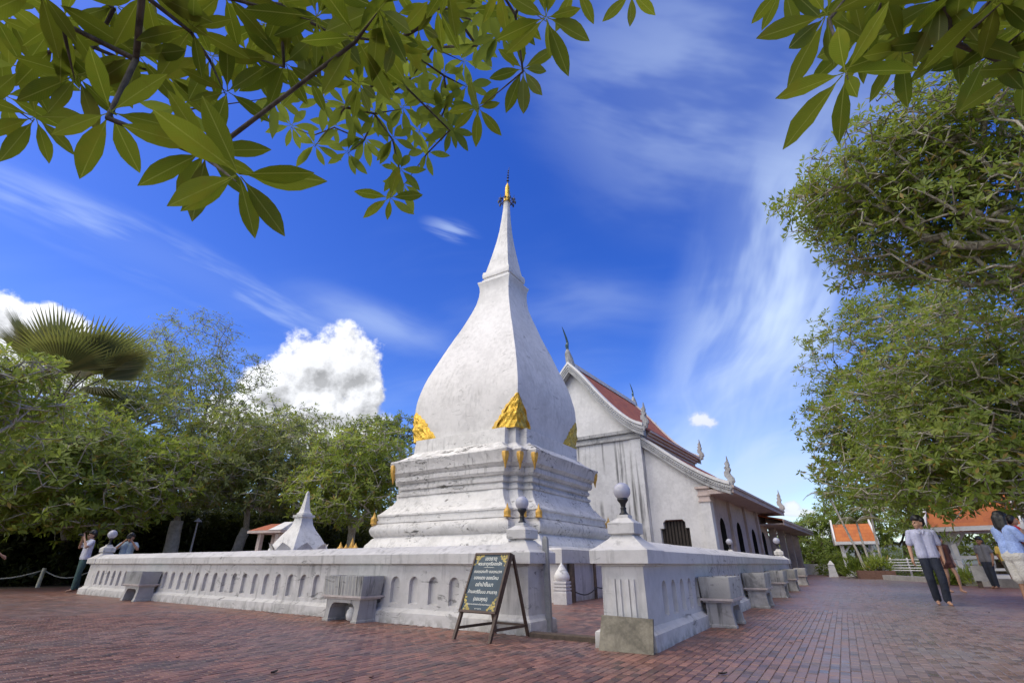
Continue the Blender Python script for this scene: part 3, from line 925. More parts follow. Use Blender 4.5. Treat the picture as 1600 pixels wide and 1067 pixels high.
MB().box(-0.16, 0.16, YF + 0.33, YR - 0.28, 11.06, 11.3).build('ridge_cap', M_hall, hall)
# gable wall, cornice, stained wall below
gp = [(-x, z - 0.25) for x, z in reversed(UP) if x < 3.55] + [(x, z - 0.25) for x, z in UP[1:] if x < 3.55]
gp = [(-3.5, 6.95)] + gp + [(3.5, 6.95)]
MB().prism(gp, -0.05, 0.25).build('gable', M_hall, hall)
MB().box(-3.5, 3.5, 0.0, 0.4, 0, 6.5).build('front_wall', M_streak, hall)
MB().box(3.02, 3.56, -0.06, 0.28, 0, 6.48).build('corner_pilaster', M_streak, hall); MB().box(-3.56, -3.02, -0.06, 0.28, 0, 6.48).build('corner_pilaster', M_streak, hall)
MB().box(-3.62, 3.62, -0.12, 0.3, 6.50, 6.62).box(-3.58, 3.58, -0.08, 0.3, 6.62, 6.80).box(-3.70, 3.70, -0.20, 0.3, 6.80, 6.96).build('gable_cornice', M_orn, hall)
MB().box(3.44, 3.499, 0.41, YR - 0.3, 4.5, 6.9).box(-3.5, -3.44, 0.4, YR - 0.3, 0, 6.9).box(-3.43, 3.43, YR - 0.6, YR - 0.3, 0, 6.9).build('upper_side_wall', M_hall, hall)
gp2 = [(-3.4, 6.9)] + [(-x, z - 0.25) for x, z in reversed(UP) if x < 3.4] + [(x, z - 0.25) for x, z in UP[1:] if x < 3.4] + [(3.4, 6.9)]
MB().prism(gp2, YR - 0.62, YR - 0.36).build('rear_gable', M_hall, hall)
# upper eaves: stepped mouldings under the red roof on the near side
for sd in (1, -1):
    mb = MB()
    for (a, b, z0, z1) in ((3.50, 3.98, 6.82, 6.92), (3.50, 3.86, 6.70, 6.818), (3.50, 3.76, 6.56, 6.698), (3.50, 3.64, 6.40, 6.558)):
        mb.box(min(sd * a, sd * b), max(sd * a, sd * b), 0.42, YR - 0.3, z0, z1)
    mb.build('eaves_moulding', M_soffit, hall)

def flame(mb, pts, y0, y1):
    mb.prism(pts, y0, y1)
HH = [(-0.42, 0.0), (-0.30, 0.10), (-0.12, 0.12), (-0.02, 0.22), (-0.16, 0.40), (-0.16, 0.62), (-0.06, 0.72), (-0.12, 0.86), (-0.02, 0.92), (-0.06, 1.08), (0.06, 1.20), (0.10, 1.48),
      (0.15, 1.18), (0.19, 1.0), (0.15, 0.92), (0.22, 0.74), (0.13, 0.62), (0.17, 0.48), (0.30, 0.30), (0.32, 0.10), (0.22, 0.0), (0.20, -0.18), (-0.05, -0.22), (-0.40, -0.16)]
def hang_hong(x, y, z, s, side, parent=hall):
    mb = MB(); mb.prism([(px * s * side, pz * s) for px, pz in HH], -0.09 * s, 0.09 * s)
    # second, narrower layer so the flame has a carved body
    mb.prism([(px * s * side * 0.72 + 0.02 * s * side, pz * s * 0.85 + 0.05 * s) for px, pz in HH], -0.14 * s, 0.14 * s)
    return mb.build('naga_finial', M_orn, parent, loc=(x, y, z))
def chofa(y, z, s, parent=hall):
    mb = MB()
    mb.tube([(0, 0.25 * s, -0.1 * s), (0, 0.1 * s, 0.35 * s), (0, -0.12 * s, 0.75 * s), (0, -0.1 * s, 1.05 * s)], [0.3 * s, 0.27 * s, 0.2 * s, 0.09 * s], 8)
    o = mb.build('chofa_base', M_orn, parent, 40, loc=(0, y, z))
    mb = MB()
    mb.tube([(0, -0.1 * s, 1.0 * s), (0, -0.16 * s, 1.3 * s), (0, -0.05 * s, 1.55 * s), (0, -0.2 * s, 1.85 * s), (0, -0.5 * s, 2.25 * s), (0, -0.72 * s, 2.5 * s)],
            [0.09 * s, 0.13 * s, 0.085 * s, 0.07 * s, 0.045 * s, 0.01], 8)
    mb.tube([(0, -0.10 * s, 1.45 * s), (0, -0.34 * s, 1.30 * s)], [0.05 * s, 0.01], 6)
    mb.build('chofa', plain('blue_green_glaze_%d' % int(y * 10 + 9), (0.05, 0.10, 0.12), 0.35, 0.4, 9.0), o, 40)
    return o
chofa(YF + 0.1, 11.15, 0.86)
chofa(YR - 0.2, 11.15, 0.62)
for sd in (1, -1):
    hang_hong(sd * 3.98, YF + 0.15, 7.0, 0.78, sd)
    hang_hong(sd * 3.98, YR - 0.1, 6.98, 0.78, sd)
# lesser ridge spikes farther back
for yy, xx, z in ((13.5, 0.0, 10.0),):
    MB().lathe([(0.08, 0), (0.10, 0.1), (0.04, 0.2), (0.05, 0.4), (0.01, 1.0)], 8).build('ridge_spike', M_orn, hall, 40, loc=(xx, yy, z))

# second, lower rear block of the main roof
UP2 = [(x * 0.96, z - 1.1) for x, z in UP]
for sd in (1, -1):
    roof(UP2, YR + 0.02, 15.0, 0.12, 'rear_roof', M_redtile, hall, sd)
MB().box(-3.3, 3.3, YR - 0.28, 14.6, 0, 6.0).build('rear_block', M_hall, hall)

# side aisle: front wall with shuttered window, pilaster, lean-to roof
AI = slope([(3.52, 6.50), (4.2, 5.98), (5.0, 5.33), (5.8, 4.74), (6.6, 4.24), (7.35, 3.92)])
AY0, AY1 = 0.12, 14.2
wx0, wx1, wz0, wz1 = 3.93, 5.27, 0.9, 2.62
for sd in (1, -1):
    aw = [(3.561, 0.0), (wx0, 0.0), (wx0, 2.25), (wx0 + 0.16, 2.25), (wx0 + 0.16, 2.5), (wx0 + 0.28, wz1), (wx1 - 0.28, wz1), (wx1 - 0.16, 2.5), (wx1 - 0.16, 2.25), (wx1, 2.25), (wx1, 0.0), (6.28, 0.0), (6.28, 4.12)]
    aw += [(x, z - 0.34) for x, z in reversed(AI) if 3.6 < x < 6.2] + [(3.561, 6.1)]
    MB().prism([(sd * x, z) for x, z in aw], 0.30, 0.62).build('aisle_front_wall', M_hall, hall)
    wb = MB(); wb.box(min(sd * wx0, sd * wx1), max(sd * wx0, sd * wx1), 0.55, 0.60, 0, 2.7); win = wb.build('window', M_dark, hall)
    for k in range(9):
        x = wx0 + 0.07 + k * (wx1 - wx0 - 0.14) / 8
        MB().box(min(sd * (x - 0.045), sd * (x + 0.045)), max(sd * (x - 0.045), sd * (x + 0.045)), 0.48, 0.53, 0, wz1 - 0.06).build('shutter_slat', M_shutter, win)
    fr = MB(); fr.box(min(sd * (wx0 + 0.28), sd * (wx1 - 0.28)), max(sd * (wx0 + 0.28), sd * (wx1 - 0.28)), 0.42, 0.56, wz1 - 0.05, wz1)
    fr.build('window_head', M_frame, win)
    # pilaster with moulded capital at the outer corner
    pl = MB(); pl.box(min(sd * 5.93, sd * 6.36), max(sd * 5.93, sd * 6.36), 0.20, 0.68, 0, 3.45); pil = pl.build('aisle_pilaster', M_hall, hall)
    cp = MB()
    for (e, z0, z1) in ((0.06, 3.30, 3.36), (0.02, 3.36, 3.55), (0.07, 3.55, 3.62), (0.03, 3.62, 3.86), (0.12, 3.86, 3.96)):
        cp.box(min(sd * (5.93 - e), sd * (6.36 + e)), max(sd * (5.93 - e), sd * (6.36 + e)), 0.20 - e, 0.68 + e * 0.5, z0 + 0.001, z1)
    cp.build('capital', M_soffit, pil)
    roof(AI, AY0 + 0.32, AY1, 0.10, 'aisle_roof', M_redtile, hall, sd)
    barge(AI, AY0 - 0.1, AY0 + 0.30, 0.40, 0.05, 'aisle_bargeboard', hall, sd)
    # boxed eaves with stepped fascia
    ev = MB()
    ev.box(min(sd * 6.20, sd * 7.38), max(sd * 6.20, sd * 7.38), AY0 + 0.04, AY1 - 0.02, 3.62, 3.72)
    e1 = ev.build('eaves_soffit', M_soffit, hall)
    fa = MB()
    fa.box(min(sd * 7.385, sd * 7.44), max(sd * 7.385, sd * 7.44), AY0 - 0.02, AY1 + 0.02, 3.60, 3.80)
    fa.box(min(sd * 7.385, sd * 7.50), max(sd * 7.385, sd * 7.50), AY0 - 0.06, AY1 + 0.03, 3.803, 3.90)
    fa.box(min(sd * 6.4, sd * 7.384), max(sd * 6.4, sd * 7.384), AY0 - 0.02, AY0 + 0.035, 3.60, 3.80)
    fa.build('fascia', M_soffit, hall)
    hang_hong(sd * 7.30, AY0 + 0.1, 3.98, 0.82, sd)
    hang_hong(sd * 7.30, AY1 - 0.1, 3.95, 0.86, sd)

# long side wall under the eaves with tall round-headed doors
def side_wall(x, y0, y1, h, doors, name, parent):
    mb = MB(); cur = y0
    q = lambda *p: mb.add([(x, y, z) for y, z in p], [tuple(range(len(p)))])
    for (dy, w, dh) in doors:
        a, b = dy - w / 2, dy + w / 2
        q((cur, 0), (a, 0), (a, h), (cur, h))
        arc = [(dy - w / 2 * math.cos(math.pi * k / 8), dh - w / 2 + w / 2 * math.sin(math.pi * k / 8)) for k in range(9)]
        q((b, h), (a, h), *arc)
        cur = b
    q((cur, 0), (y1, 0), (y1, h), (cur, h))
    wl = mb.build(name, M_soffit, parent, fix=False)
    for (dy, w, dh) in doors:
        arc = [(dy - w / 2 * math.cos(math.pi * k / 8), dh - w / 2 + w / 2 * math.sin(math.pi * k / 8)) for k in range(9)]
        lp = [(dy - w / 2, 0)] + arc + [(dy + w / 2, 0)]
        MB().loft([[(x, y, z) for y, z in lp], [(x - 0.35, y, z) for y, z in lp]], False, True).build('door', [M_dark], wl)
    return wl
side_wall(6.27, 0.69, AY1 - 0.1, 3.62, [(2.2, 1.0, 2.75), (5.6, 1.1, 2.75), (9.2, 1.1, 2.6), (12.2, 1.1, 2.6)], 'side_wall', hall)
for k, yy in enumerate((3.9, 7.4, 10.7)):
    pc = MB(); pc.box(6.272, 6.40, yy - 0.2, yy + 0.2, 0, 3.61); pc.build('wall_pier', M_soffit, hall)
# rear porch with its own lower roof on columns
PI_ = slope([(3.0, 4.55), (4.4, 4.1), (6.0, 3.62), (7.62, 3.25)])
roof(PI_, 11.6, 27.0, 0.10, 'porch_roof', M_redtile, hall, 1)
MB().box(6.0, 7.60, 11.7, 26.9, 2.92, 3.02).build('porch_soffit', M_soffit, hall)
MB().box(7.605, 7.66, 11.6, 27.0, 2.90, 3.10).box(7.605, 7.72, 11.55, 27.05, 3.103, 3.22).build('porch_fascia', M_soffit, hall)
for yy in (14.9, 18.4, 21.9, 25.6):
    cl = MB(); cl.box(6.22, 6.62, yy - 0.2, yy + 0.2, 0, 2.92); c0 = cl.build('porch_column', M_soffit, hall)
    MB().box(6.16, 6.68, yy - 0.26, yy + 0.26, 2.62, 2.74).build('capital', M_soffit, c0)
side_wall(4.4, 14.3, 26.5, 2.95, [(16.8, 1.3, 2.4), (20.5, 1.3, 2.4), (24.0, 1.3, 2.4)], 'porch_wall', hall)

# ------------------------------------------------------------------ altar benches along the walls
def make_bench():
    """local x = length, front at -y; two end slabs, arched opening, slab, grimy fluted box on top"""
    t = thing('altar_bench', '', 'bench', group='altar benches along the enclosure wall')
    L, D = 0.43, 0.185
    fr = MB()
    arch = [(-L + 0.05, 0.175), (-L + 0.15, 0.175), (-0.25, 0.225), (-0.20, 0.25), (0.20, 0.25), (0.25, 0.225), (L - 0.15, 0.175), (L - 0.05, 0.175), (L - 0.045, 0.30), (-L + 0.045, 0.30)]
    fr.prism(arch, -D + 0.026, D - 0.026)
    for s in (-1, 1):
        one = MB(); a, b = sorted((s * (L - 0.05), s * (L - 0.15)))
        one.loft([[(a - e, -D + y0, z), (b + e, -D + y0, z), (b + e, D - y0, z), (a - e, D - y0, z)] for e, y0, z in ((0.018, -0.012, -0.02), (0.016, -0.008, 0.028), (0.002, 0.004, 0.042), (-0.002, 0.024, 0.18))])
        one.build('leg', M_bench, t)
    fr.build('apron', M_bench, t)
    MB().box(-L + 0.152, L - 0.152, D - 0.06, D - 0.03, -0.01, 0.20).build('shade_panel', M_bench, t)  # added panel hides the lit wall so the opening stays dark
    sl = MB()
    for (e, z0, z1) in ((0.0, 0.298, 0.322), (0.03, 0.322, 0.348)): sl.box(-L - e, L + e, -D - e, D + e, z0 + 0.001, z1)
    sl.build('slab', plain('pinkish_slab', (0.46, 0.40, 0.38), 0.8, 0.2, 7.0), t)
    bx = MB()
    n = 11; loop0, loop1, loop2 = [], [], []
    # fluted sides: alternate proud and recessed strips, slight outward flare
    def outline(ex):
        pts = []
        for i in range(n * 2):
            x = -L + 2 * L * i / (n * 2); pts.append((x, -D - (0.012 if i % 2 else 0.0)))
        for i in range(8):
            y = -D + 2 * D * i / 8; pts.append((L + (0.012 if i % 2 else 0.0), y))
        for i in range(n * 2):
            x = L - 2 * L * i / (n * 2); pts.append((x, D + (0.012 if i % 2 else 0.0)))
        for i in range(8):
            y = D - 2 * D * i / 8; pts.append((-L - (0.012 if i % 2 else 0.0), y))
        return [(x * ex, y * ex * 1.02) for x, y in pts]
    bx.loft([[(x, y, z) for x, y in outline(e)] for e, z in ((0.98, 0.349), (1.0, 0.37), (1.06, 0.575), (1.055, 0.61), (0.96, 0.612), (0.92, 0.57))], True, True)
    bx.build('trough', M_trough, t, 30)
    return t
bench = make_bench()
bench.location = tuple(float(q) for q in (*lw(-3.05, -0.235), 0)); bench.rotation_euler = (0, 0, PHI)
bench['label'] = 'grey stained altar bench with arched opening against the left wall, nearest'
dup(bench, (*lw(-10.75, -0.235), 0), PHI, 'smaller-looking altar bench far along the left wall')
for k, (yy, lab) in enumerate(((8.18, 'nearest altar bench on the right wall beside the path'), (11.9, 'second altar bench along the right wall'),
                               (15.6, 'third altar bench along the right wall'), (19.4, 'fourth altar bench along the right wall by its far end'),
                               (24.6, 'last altar bench standing alone past the end of the right wall'))):
    dup(bench, (-1.575, yy, 0), rad(90), lab)
# white pot kept under the near bench
x, y = lw(-2.98, -0.24)
tag(MB().lathe([(0.05, 0.0), (0.085, 0.02), (0.10, 0.08), (0.085, 0.14), (0.06, 0.165), (0.07, 0.185), (0.06, 0.186), (0.05, 0.16)], 18).build('pot', M_white, None, 50, (x, y, 0.005)),
    'small round white pot under the near left bench', 'pot')

# ------------------------------------------------------------------ blue notice board on an A-frame
SB = np.array([-3.66, 5.06, 0.0]); sgn_rot = rad(-6)
sign = thing('notice_board', 'blue A-frame notice board with white lettering and gilt corners', 'sign', SB, sgn_rot)
Wd, Hh = 0.265, 0.885
run_ = 0.36                                                        # how far the board leans back
fb = lambda x, s, d=0.0: (x, run_ * s - d, Hh * s)                   # s=0 ground, 1 top
def bar_(mb, a, b, w, d):
    a, b = Vector(a), Vector(b); u = (b - a).normalized(); x = Vector((1, 0, 0))
    if abs(u.x) > 0.9: x = Vector((0, 1, 0))
    v = u.cross(x).normalized(); x = v.cross(u).normalized()
    q = lambda p: [tuple(p + x * sx * w + v * sy * d) for sx, sy in ((-1, -1), (1, -1), (1, 1), (-1, 1))]
    mb.hexa(q(a), q(b)); return mb
for s in (-1, 1):
    bar_(MB(), (s * Wd, -0.05, -0.01), (s * Wd, run_ - 0.02, Hh), 0.017, 0.017).build('front_leg', M_signwood, sign)
    bar_(MB(), (s * (Wd - 0.02), 0.68, 0.0), (s * (Wd - 0.02), run_ + 0.03, Hh - 0.01), 0.015, 0.015).build('rear_leg', M_signwood, sign)
    bar_(MB(), (s * (Wd - 0.01), 0.0, 0.115), (s * (Wd - 0.02), 0.63, 0.115), 0.011, 0.014).build('side_rail', M_signwood, sign)
bar_(MB(), (-Wd, 0.64, 0.12), (Wd, 0.64, 0.12), 0.012, 0.012).build('rear_rail', M_signwood, sign)
b0, b1 = 0.305, 0.985
ul = math.hypot(run_ + 0.03, Hh)
def onb(x, s, d): # board point: x across, s along, d proud
    p = Vector((x, -0.05 + (run_ + 0.03) * s, Hh * s)); n = Vector((0, -Hh, run_ + 0.03)).normalized()
    return tuple(p + n * d)
mb = MB(); mb.hexa([onb(-Wd, b0, 0.018), onb(Wd, b0, 0.018), onb(Wd, b0, 0.034), onb(-Wd, b0, 0.034)], [onb(-Wd, b1, 0.018), onb(Wd, b1, 0.018), onb(Wd, b1, 0.034), onb(-Wd, b1, 0.034)])
board = mb.build('board', M_signblue, sign)
mb = MB()
e = 0.012
for (x0, x1, s0, s1) in ((-Wd - e, -Wd + e, b0, b1), (Wd - e, Wd + e, b0, b1), (-Wd - e, Wd + e, b0 - 0.013, b0 + 0.012), (-Wd - e, Wd + e, b1 - 0.012, b1 + 0.013)):
    mb.hexa([onb(x0, s0, 0.016), onb(x1, s0, 0.016), onb(x1, s0, 0.044), onb(x0, s0, 0.044)], [onb(x0, s1, 0.016), onb(x1, s1, 0.016), onb(x1, s1, 0.044), onb(x0, s1, 0.044)])
mb.build('board_frame', M_signwood, sign)
# gilt scrolls in the four corners
mb = MB(); rg = random.Random(3)
for sx in (-1, 1):
    for (s0, dr) in ((b0 + 0.02, 1), (b1 - 0.02, -1)):
        for k in range(26):
            a = rg.random(); c_ = rg.random() * (1 - a) ** 1.4
            x = sx * (Wd - 0.018 - a * 0.115); s = s0 + dr * c_ * 0.20
            r = 0.008 + 0.008 * rg.random()
            pts = [onb(x + r * math.cos(q), s + r * math.sin(q) / ul, 0.0352 + 0.0004 * (k % 3)) for q in [2 * math.pi * i / 6 + k for i in range(6)]]
            mb.add(pts, [tuple(range(6))])
mb.build('gilt_corner', M_signgold, board, fix=False)
def board_text(body, s, size, mat=M_letters, nm='lettering'):
    cu = bpy.data.curves.new('t', 'FONT'); cu.body = body; cu.size = size; cu.align_x = 'CENTER'; cu.align_y = 'CENTER'
    cu.resolution_u = 2; cu.offset = size * 0.012
    to = bpy.data.objects.new('t', cu); COL.objects.link(to)
    bpy.context.view_layer.update()
    me = bpy.data.meshes.new_from_object(to.evaluated_get(bpy.context.evaluated_depsgraph_get()))
    bpy.data.objects.remove(to)
    for v in me.vertices:
        v.co = Vector(onb(v.co.x, s + v.co.y / ul, 0.0358))
    me.materials.clear(); me.materials.append(mat); me.update()
    return mkobj(nm, me, board)
for (tx, s, sz) in (('เขตธาตุ', 0.925, 0.062), ('พระธาตุศรีสองรัก', 0.86, 0.054), ('ถอดรองเท้า ถอดหมวก', 0.765, 0.048), ('ของแดง ของมีคม', 0.69, 0.054),
                    ('อย่านำขึ้นมา', 0.61, 0.058), ('ห้ามสตรีขึ้นบน ลานธาตุ', 0.525, 0.049), ('(ขอบคุณ)', 0.445, 0.056),
                    ('ด้วยความเคารพและศรัทธาต่อองค์พระธาตุ', 0.385, 0.022), ('คณะกรรมการ', 0.338, 0.018)):
    try: board_text(tx, s, sz)
    except Exception as ex_: print('text', ex_)
mb = MB(); mb.add([onb(-0.09, 0.816, 0.0358), onb(0.09, 0.816, 0.0358), onb(0.06, 0.820, 0.0358), onb(-0.06, 0.820, 0.0358)], [(0, 1, 2, 3)]); mb.build('underline', M_letters, board, fix=False)

# ------------------------------------------------------------------ gate opening
mb = MB(); mb.hexa([(-0.50, 0.0, 0.005), (0.04, 0.0, 0.005), (0.04, 0.035, 0.005), (-0.50, 0.035, 0.005)], [(-0.49, 0.11, 0.30), (0.035, 0.11, 0.285), (0.035, 0.145, 0.285), (-0.49, 0.145, 0.30)])
o = mb.build('stone_slab', M_slab, None, None, (-1.735, 5.205, 0)); tag(o, 'mossy concrete slab leaning on the foot of the gate pillar', 'slab'); o.rotation_euler = (0, 0, rad(2))
mb = MB(); mb.loft([[(x, y, z) for y, z in ((0, -0.01), (0.11, -0.01), (0.11, 0.045), (0.10, 0.055), (0.01, 0.052), (0, 0.04))] for x in (-3.30, -2.9, -2.6, -2.33)])
o = mb.build('threshold', M_wood, None, 30, (0, 5.66, 0)); tag(o, 'dark worn timber threshold across the gate opening', 'threshold')
mb = MB(); pw = 0.036
mb.loft([[(x * pw, y * pw * 0.7, z) for x, y in ((-1, -1), (1, -1), (1, 1), (-1, 1))] for z in (-0.02, 1.07)] + [[(x * pw * 0.75, y * pw * 0.5, 1.10) for x, y in ((-1, -1), (1, -1), (1, 1), (-1, 1))], [(x * pw * 0.35, y * pw * 0.3, 1.112) for x, y in ((-1, -1), (1, -1), (1, 1), (-1, 1))]])
o = mb.build('gate_post', M_post, None, None, (-3.275, 6.12, 0)); tag(o, 'slim grey post with rounded top inside the gate', 'post')
o.rotation_euler = (0, rad(-1.5), 0)
# little lotus-bud pillar in front of the terrace corner
t = thing('bud_pillar', 'short white pillar with pointed bud top and ring mouldings inside the gate', 'pillar', (-5.24, 10.42, 0), rad(4))
MB().loft([[(x * e, y * e, z) for x, y in ((-1, -1), (1, -1), (1, 1), (-1, 1))] for e, z in ((0.15, -0.02), (0.15, 0.22), (0.145, 0.225), (0.145, 0.24))]).build('foot', M_white, t)
MB().loft([[(x * e, y * e, z) for x, y in ((-1, -1), (1, -1), (1, 1), (-1, 1))] for e, z in ((0.13, 0.238), (0.13, 0.26), (0.15, 0.265), (0.15, 0.30), (0.125, 0.305), (0.125, 0.325), (0.15, 0.33), (0.15, 0.365), (0.125, 0.37), (0.125, 0.39), (0.15, 0.395), (0.15, 0.43), (0.12, 0.435))]).build('rings', M_white, t)
MB().lathe([(0.13, 0.43), (0.165, 0.47), (0.17, 0.53), (0.14, 0.60), (0.09, 0.67), (0.05, 0.73), (0.005, 0.80)], 16).build('bud', M_white, t, 40)
for nm, lab, (x, y), r, h in (('rope_post', 'thick dark timber post beside the terrace inside the gate', (-5.30, 11.02), 0.085, 0.78), ('rope_post', 'thin dark post holding the rope along the terrace', (-5.30, 12.35), 0.04, 0.78),
                              ('rope_post', 'dark post farther along the terrace behind the right gate pillar', (-5.30, 14.2), 0.05, 0.78)):
    tag(MB().tube([(0, 0, -0.02), (0.005, 0, 0.4), (0, 0.004, h)], [r, r * 0.95, r * 0.9], 10).build(nm, M_wood, None, 50, (x, y, 0)), lab, 'post')
pts = []
for (a, b) in (((-5.21, 11.02, 0.20), (-5.27, 12.35, 0.25)), ((-5.27, 12.35, 0.25), (-5.25, 14.2, 0.38))):
    for k in range(8):
        f = k / 8; p = np.array(a) * (1 - f) + np.array(b) * f; p[2] -= 0.10 * math.sin(math.pi * f); pts.append(tuple(p))
tag(MB().tube(pts, 0.014, 6).build('rope', M_black, None, 50), 'dark rope strung low between posts along the terrace', 'rope')

# ------------------------------------------------------------------ small stupa, shrine and gilt flame behind the left wall
SX, SY = -12.02, 8.7
t = thing('small_stupa', 'small white stupa with lotus petals behind the left wall', 'stupa', (SX, SY, 0), rad(0))
MB().frus(0, 0, -0.02, 0.85, 0.85, 0.55, 0.80, 0.80).build('foot', M_white, t)
MB().frus(0, 0, 0.548, 0.62, 0.62, 1.02, 0.58, 0.58).build('pedestal', M_white, t)
def sq(w, z, k=0): return [(x * w, y * w, z) for x, y in ((-1, -1), (1, -1), (1, 1), (-1, 1))]
MB().loft([[(p[0], p[1], z) for p in bar(w, 0.0, 0.12)] for w, z in ((0.57, 1.0), (0.53, 1.12), (0.45, 1.27), (0.36, 1.43), (0.26, 1.58), (0.195, 1.71), (0.17, 1.82), (0.162, 1.89))]).build('bell', M_white, t, 40)
MB().loft([[(p[0], p[1], z) for p in bar(w, 0.0, 0.12)] for w, z in ((0.165, 1.885), (0.20, 1.90), (0.205, 1.955), (0.175, 1.96), (0.14, 1.965), (0.145, 2.0), (0.11, 2.03), (0.088, 2.12), (0.062, 2.28), (0.046, 2.40), (0.034, 2.52), (0.010, 2.58))]).build('spire', M_white, t, 40)
for k in range(8):
    a = math.pi / 8 + k * math.pi / 4; ca, sa = math.cos(a), math.sin(a)
    R0 = 0.57 / max(abs(ca), abs(sa))
    mb = MB(); rows = []
    for j in range(6):
        f = j / 5; w = 0.27 * (1 - f ** 1.6) + 0.004; out = R0 + 0.02 + 0.11 * f ** 2; z = 0.98 + 0.28 * f
        rows.append([((out + 0.0) * ca - s * w * sa, out * sa + s * w * ca, z) for s in (-1, -0.5, 0, 0.5, 1)])
    vs = [p for r in rows for p in r]; fs = [(j * 5 + i, j * 5 + i + 1, (j + 1) * 5 + i + 1, (j + 1) * 5 + i) for j in range(5) for i in range(4)]
    n0 = len(vs); vs += [(p[0] - 0.05 * ca, p[1] - 0.05 * sa, p[2] - 0.01) for p in vs]; fs += [tuple(q + n0 for q in reversed(f)) for f in fs]
    ed = [i for i in range(5)]
    mb.add(vs, fs); mb.build('petal', M_white, t, 50)
# shrine
p = ground_at(424, 17.0)
t = thing('spirit_shrine', 'small white shrine with red tiled roof beside the small stupa', 'shrine', p, rad(10))
for sx in (-1, 1):
    for sy in (-1, 1):
        MB().box(sx * 0.34 - 0.06, sx * 0.34 + 0.06, sy * 0.26 - 0.06, sy * 0.26 + 0.06, 0, 1.58).build('post', M_soffit, t)
MB().box(-0.27, 0.27, 0.22, 0.31, 0.3, 1.56).build('back_wall', M_soffit, t)
MB().hexa([(-0.62, -0.48, 1.66), (0.62, -0.48, 1.66), (0.62, 0.48, 1.66), (-0.62, 0.48, 1.66)], [(-0.26, -0.04, 1.86), (0.55, -0.04, 1.86), (0.55, 0.04, 1.86), (-0.26, 0.04, 1.86)]).build('roof', M_redtile, t)
MB().box(-0.64, 0.64, -0.50, 0.50, 1.585, 1.655).build('eaves', M_soffit, t)
MB().hexa([(0.18, -0.52, 1.66), (0.66, -0.52, 1.66), (0.66, 0.0, 1.66), (0.18, 0.0, 1.66)], [(0.3, -0.08, 1.9), (0.64, -0.08, 1.9), (0.64, 0.0, 1.9), (0.3, 0.0, 1.9)]).build('gable_end', M_white, t)
# gilt flame-like offering
p = ground_at(538, 17.0)
t = thing('gilt_offering', 'gilt flame-shaped offering stand at the left foot of the stupa', 'offering', p)
MB().lathe([(0.25, 0), (0.25, 0.1), (0.12, 0.3), (0.10, 0.9), (0.22, 1.0), (0.24, 1.06)], 12).build('stand', M_goldpaint, t, 40)
for k, (dx_, h_) in enumerate(((-0.28, 0.34), (-0.02, 0.28), (0.24, 0.46), (0.40, 0.30))):
    MB().lathe([(0.05, 0), (0.09, 0.08), (0.10, 0.16), (0.06, h_ * 0.6), (0.03, h_ * 0.8), (0.004, h_)], 8).build('flame', M_goldpaint, t, 40, (dx_, 0.0, 1.05))
MB().box(-0.36, 0.48, -0.05, 0.05, 1.0, 1.05).build('rail', M_goldpaint, t)

# ------------------------------------------------------------------ people
def capsule(mb, a, b, r0, r1, n=12, sq=1.0, ax=None):
    a, b = Vector(a), Vector(b); d = b - a; L = d.length
    if L < 1e-6: d = Vector((0, 0, 1))
    d.normalize(); u = d.cross(Vector((0.0, 1.0, 0.05)))
    if u.length < 0.1: u = d.cross(Vector((1, 0, 0)))
    u.normalize(); v = d.cross(u)
    loops = []
    for k in range(1, 5):
        t = math.pi / 2 * (1 - k / 4); loops.append((a - d * r0 * math.sin(t), max(r0 * math.cos(t), r0 * 0.02)))
    for k in range(0, 5):
        t = math.pi / 2 * k / 4; loops.append((b + d * r1 * math.sin(t), max(r1 * math.cos(t), r1 * 0.02)))
    mb.loft([[tuple(c + (u * math.cos(2 * math.pi * i / n) + v * math.sin(2 * math.pi * i / n)) * r) for i in range(n)] for c, r in loops])

def person(label, loc, rotz, H, prims, mats, voxel=0.013, group=None, name='person', parent_label=None):
    """prims: (a, b, r0, r1, material index) capsules in a 1.70 m figure facing -y, fused into one skin"""
    k = H / 1.70
    mb = MB()
    for (a, b, r0, r1, m) in prims: capsule(mb, [q * k for q in a], [q * k for q in b], r0 * k, r1 * k)
    me = bpy.data.meshes.new('raw'); me.from_pydata(mb.v, [], mb.f)
    ob = bpy.data.objects.new('raw', me); COL.objects.link(ob)
    md = ob.modifiers.new('r', 'REMESH'); md.mode = 'VOXEL'; md.voxel_size = voxel; md.adaptivity = 0
    sm = ob.modifiers.new('s', 'SMOOTH'); sm.factor = 0.5; sm.iterations = 2
    bpy.context.view_layer.update()
    me2 = bpy.data.meshes.new_from_object(ob.evaluated_get(bpy.context.evaluated_depsgraph_get()))
    bpy.data.objects.remove(ob); bpy.data.meshes.remove(me)
    n = len(me2.polygons)
    c = np.zeros(n * 3); me2.polygons.foreach_get('center', c); c = c.reshape(-1, 3)
    best = np.full(n, 1e9); idx = np.zeros(n, dtype=np.int32)
    for (a, b, r0, r1, m) in prims:
        a_, b_ = np.array(a) * k, np.array(b) * k; d = b_ - a_; L2 = max(d @ d, 1e-9)
        t = np.clip(((c - a_) @ d) / L2, 0, 1)
        dist = np.linalg.norm(c - (a_ + t[:, None] * d), axis=1) - (r0 + (r1 - r0) * t) * k
        q = dist < best; best[q] = dist[q]; idx[q] = m
    me2.materials.clear()
    for m in mats: me2.materials.append(m)
    me2.polygons.foreach_set('material_index', idx)
    me2.polygons.foreach_set('use_smooth', [True] * n); me2.update()
    me2.name = 'person'
    o = mkobj(name, me2, None, loc); o.rotation_euler = (0, 0, rotz)
    return tag(o, label, 'person', group)

